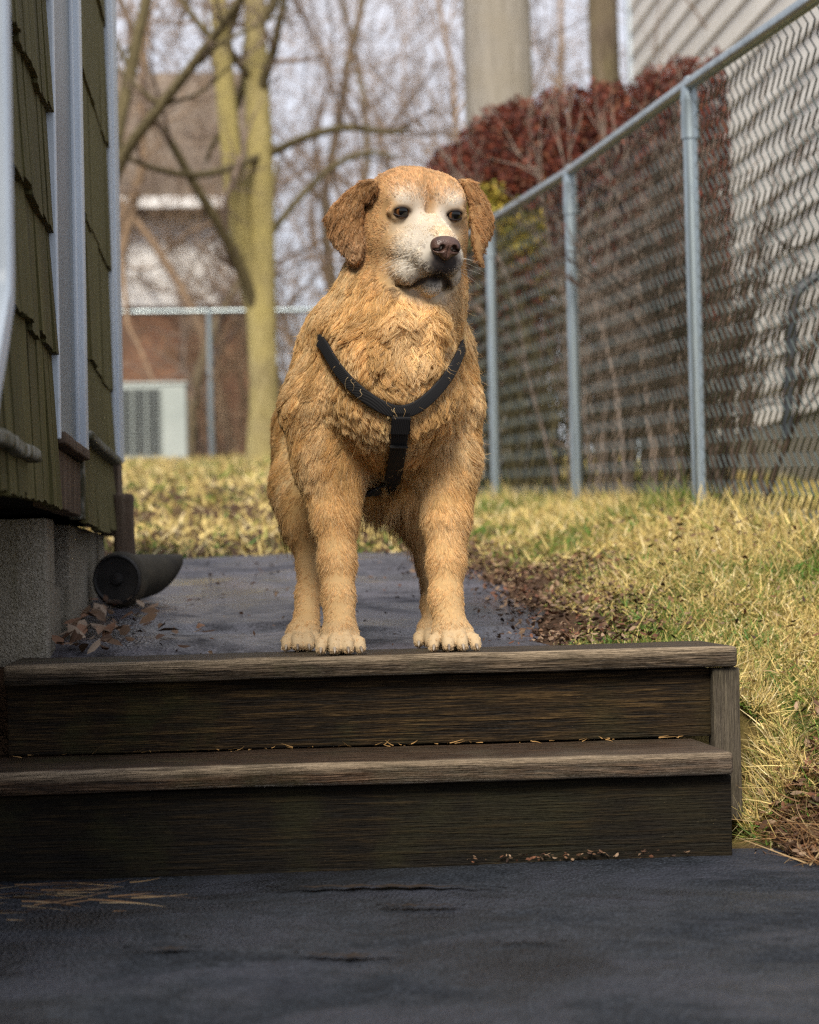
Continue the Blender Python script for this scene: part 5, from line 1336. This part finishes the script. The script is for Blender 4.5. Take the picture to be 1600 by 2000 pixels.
    for k in range(1, K):
        Q = pts[cand, k]; jj = np.array([kd.find(p)[1] for p in Q]); d = Q-SP[jj]; h = (d*SN[jj]).sum(1); lat = np.linalg.norm(d-SN[jj]*h[:, None], axis=1)
        hit = (lat < .0150) & (h > -.006) & (h < .02)
        tgt = np.where(over[cand], np.maximum(h, .0048), -.0055)
        Q[hit] += (SN[jj]*(tgt-h)[:, None])[hit]; pts[cand, k] = Q
    # colour
    r2 = dict(r); r2['q'] = r['q']+rg.normal(size=(n, 3))*[.007, .007, .007]*np.where((dl > .02)[:, None], 1, .25); c = coat(P, r2); cv = 1+(rg.uniform(.84, 1.14, nc_)[cl]-1)*(1-.6*leg); c = c*(cv*lockv*rg.uniform(.70, 1.22, n)*np.where(head > .5, .80+.42*vnoise(P*[1, 1, 1], 120), 1))[:, None]
    pale = rg.random(n) < .10; c[pale] = c[pale]*.6+np.array([.86, .72, .5])*.4
    # radius
    r0 = (.00043*(1-head)+.00040*head)*(1-.25*ear)
    rad = np.where(fly, .7, 1.0)[:, None]*r0[:, None]*(1-.82*S[None]**1.6)
    hc = bpy.data.hair_curves.new(name); hc.add_curves([K]*n)
    hc.attributes['position'].data.foreach_set('vector', (pts-gpt).astype(np.float32).ravel())
    ra = hc.attributes.get('radius') or hc.attributes.new('radius', 'FLOAT', 'POINT'); ra.data.foreach_set('value', rad.astype(np.float32).ravel())
    ca = hc.attributes.new('col', 'FLOAT_COLOR', 'CURVE'); c4 = np.ones((n, 4), np.float32); c4[:, :3] = np.clip(c, 0, 1); ca.data.foreach_set('color', c4.ravel())
    hc.materials.append(MAT_FUR)
    o = link(name, hc, DOG); return o
m = M_('golden_fur', .5, .3); m.col(m.attr())
_tl = m.n('ShaderNodeBsdfTranslucent', {'Color': m.attr()}); _ms = m.n('ShaderNodeMixShader', {'Fac': .32})
m.t.links.new(m.p.outputs[0], _ms.inputs[1]); m.t.links.new(_tl.outputs[0], _ms.inputs[2]); m.t.links.new(_ms.outputs[0], m.t.nodes['Material Output'].inputs['Surface'])
MAT_FUR = m.m
def dens(C):
    r = regions(C); d = 1.0+2.6*r['head']*(1-r['ear'])+.8*r['ear']+.7*r['leg']*sstep(.09, .03, r['z'])
    d *= np.where(C[:, 1] > YD+.30, .28, 1.0); return d
make_fur('fur', 420000, dens, 77)
# whiskers
rg = np.random.default_rng(3); W0 = []
for s in (-1, 1):
    for i in range(9):
        u, v, w = s*rg.uniform(.024, .036), rg.uniform(-.085, -.055), rg.uniform(.10, .145); p = march(np.array([Hd(u*2, v, w+.02)]), -(HU*s*.7+HW*.5)[None]/.86)[0]
        d = HU*s*1.0-HW*.25+HV*rg.uniform(-.5, .1); L_ = rg.uniform(.03, .055); t = np.linspace(0, 1, 6)[:, None]; W0.append((p+d*L_*t+np.array([0, 0, -.012])*t*t, np.linspace(.00028, .00008, 6)))
V, F = tubes(W0); m = M_('whisker_hair', .4, .4); m.col((.75, .7, .62)); tag(mesh('whiskers', V, F, m.m, DOG), kind='stuff')
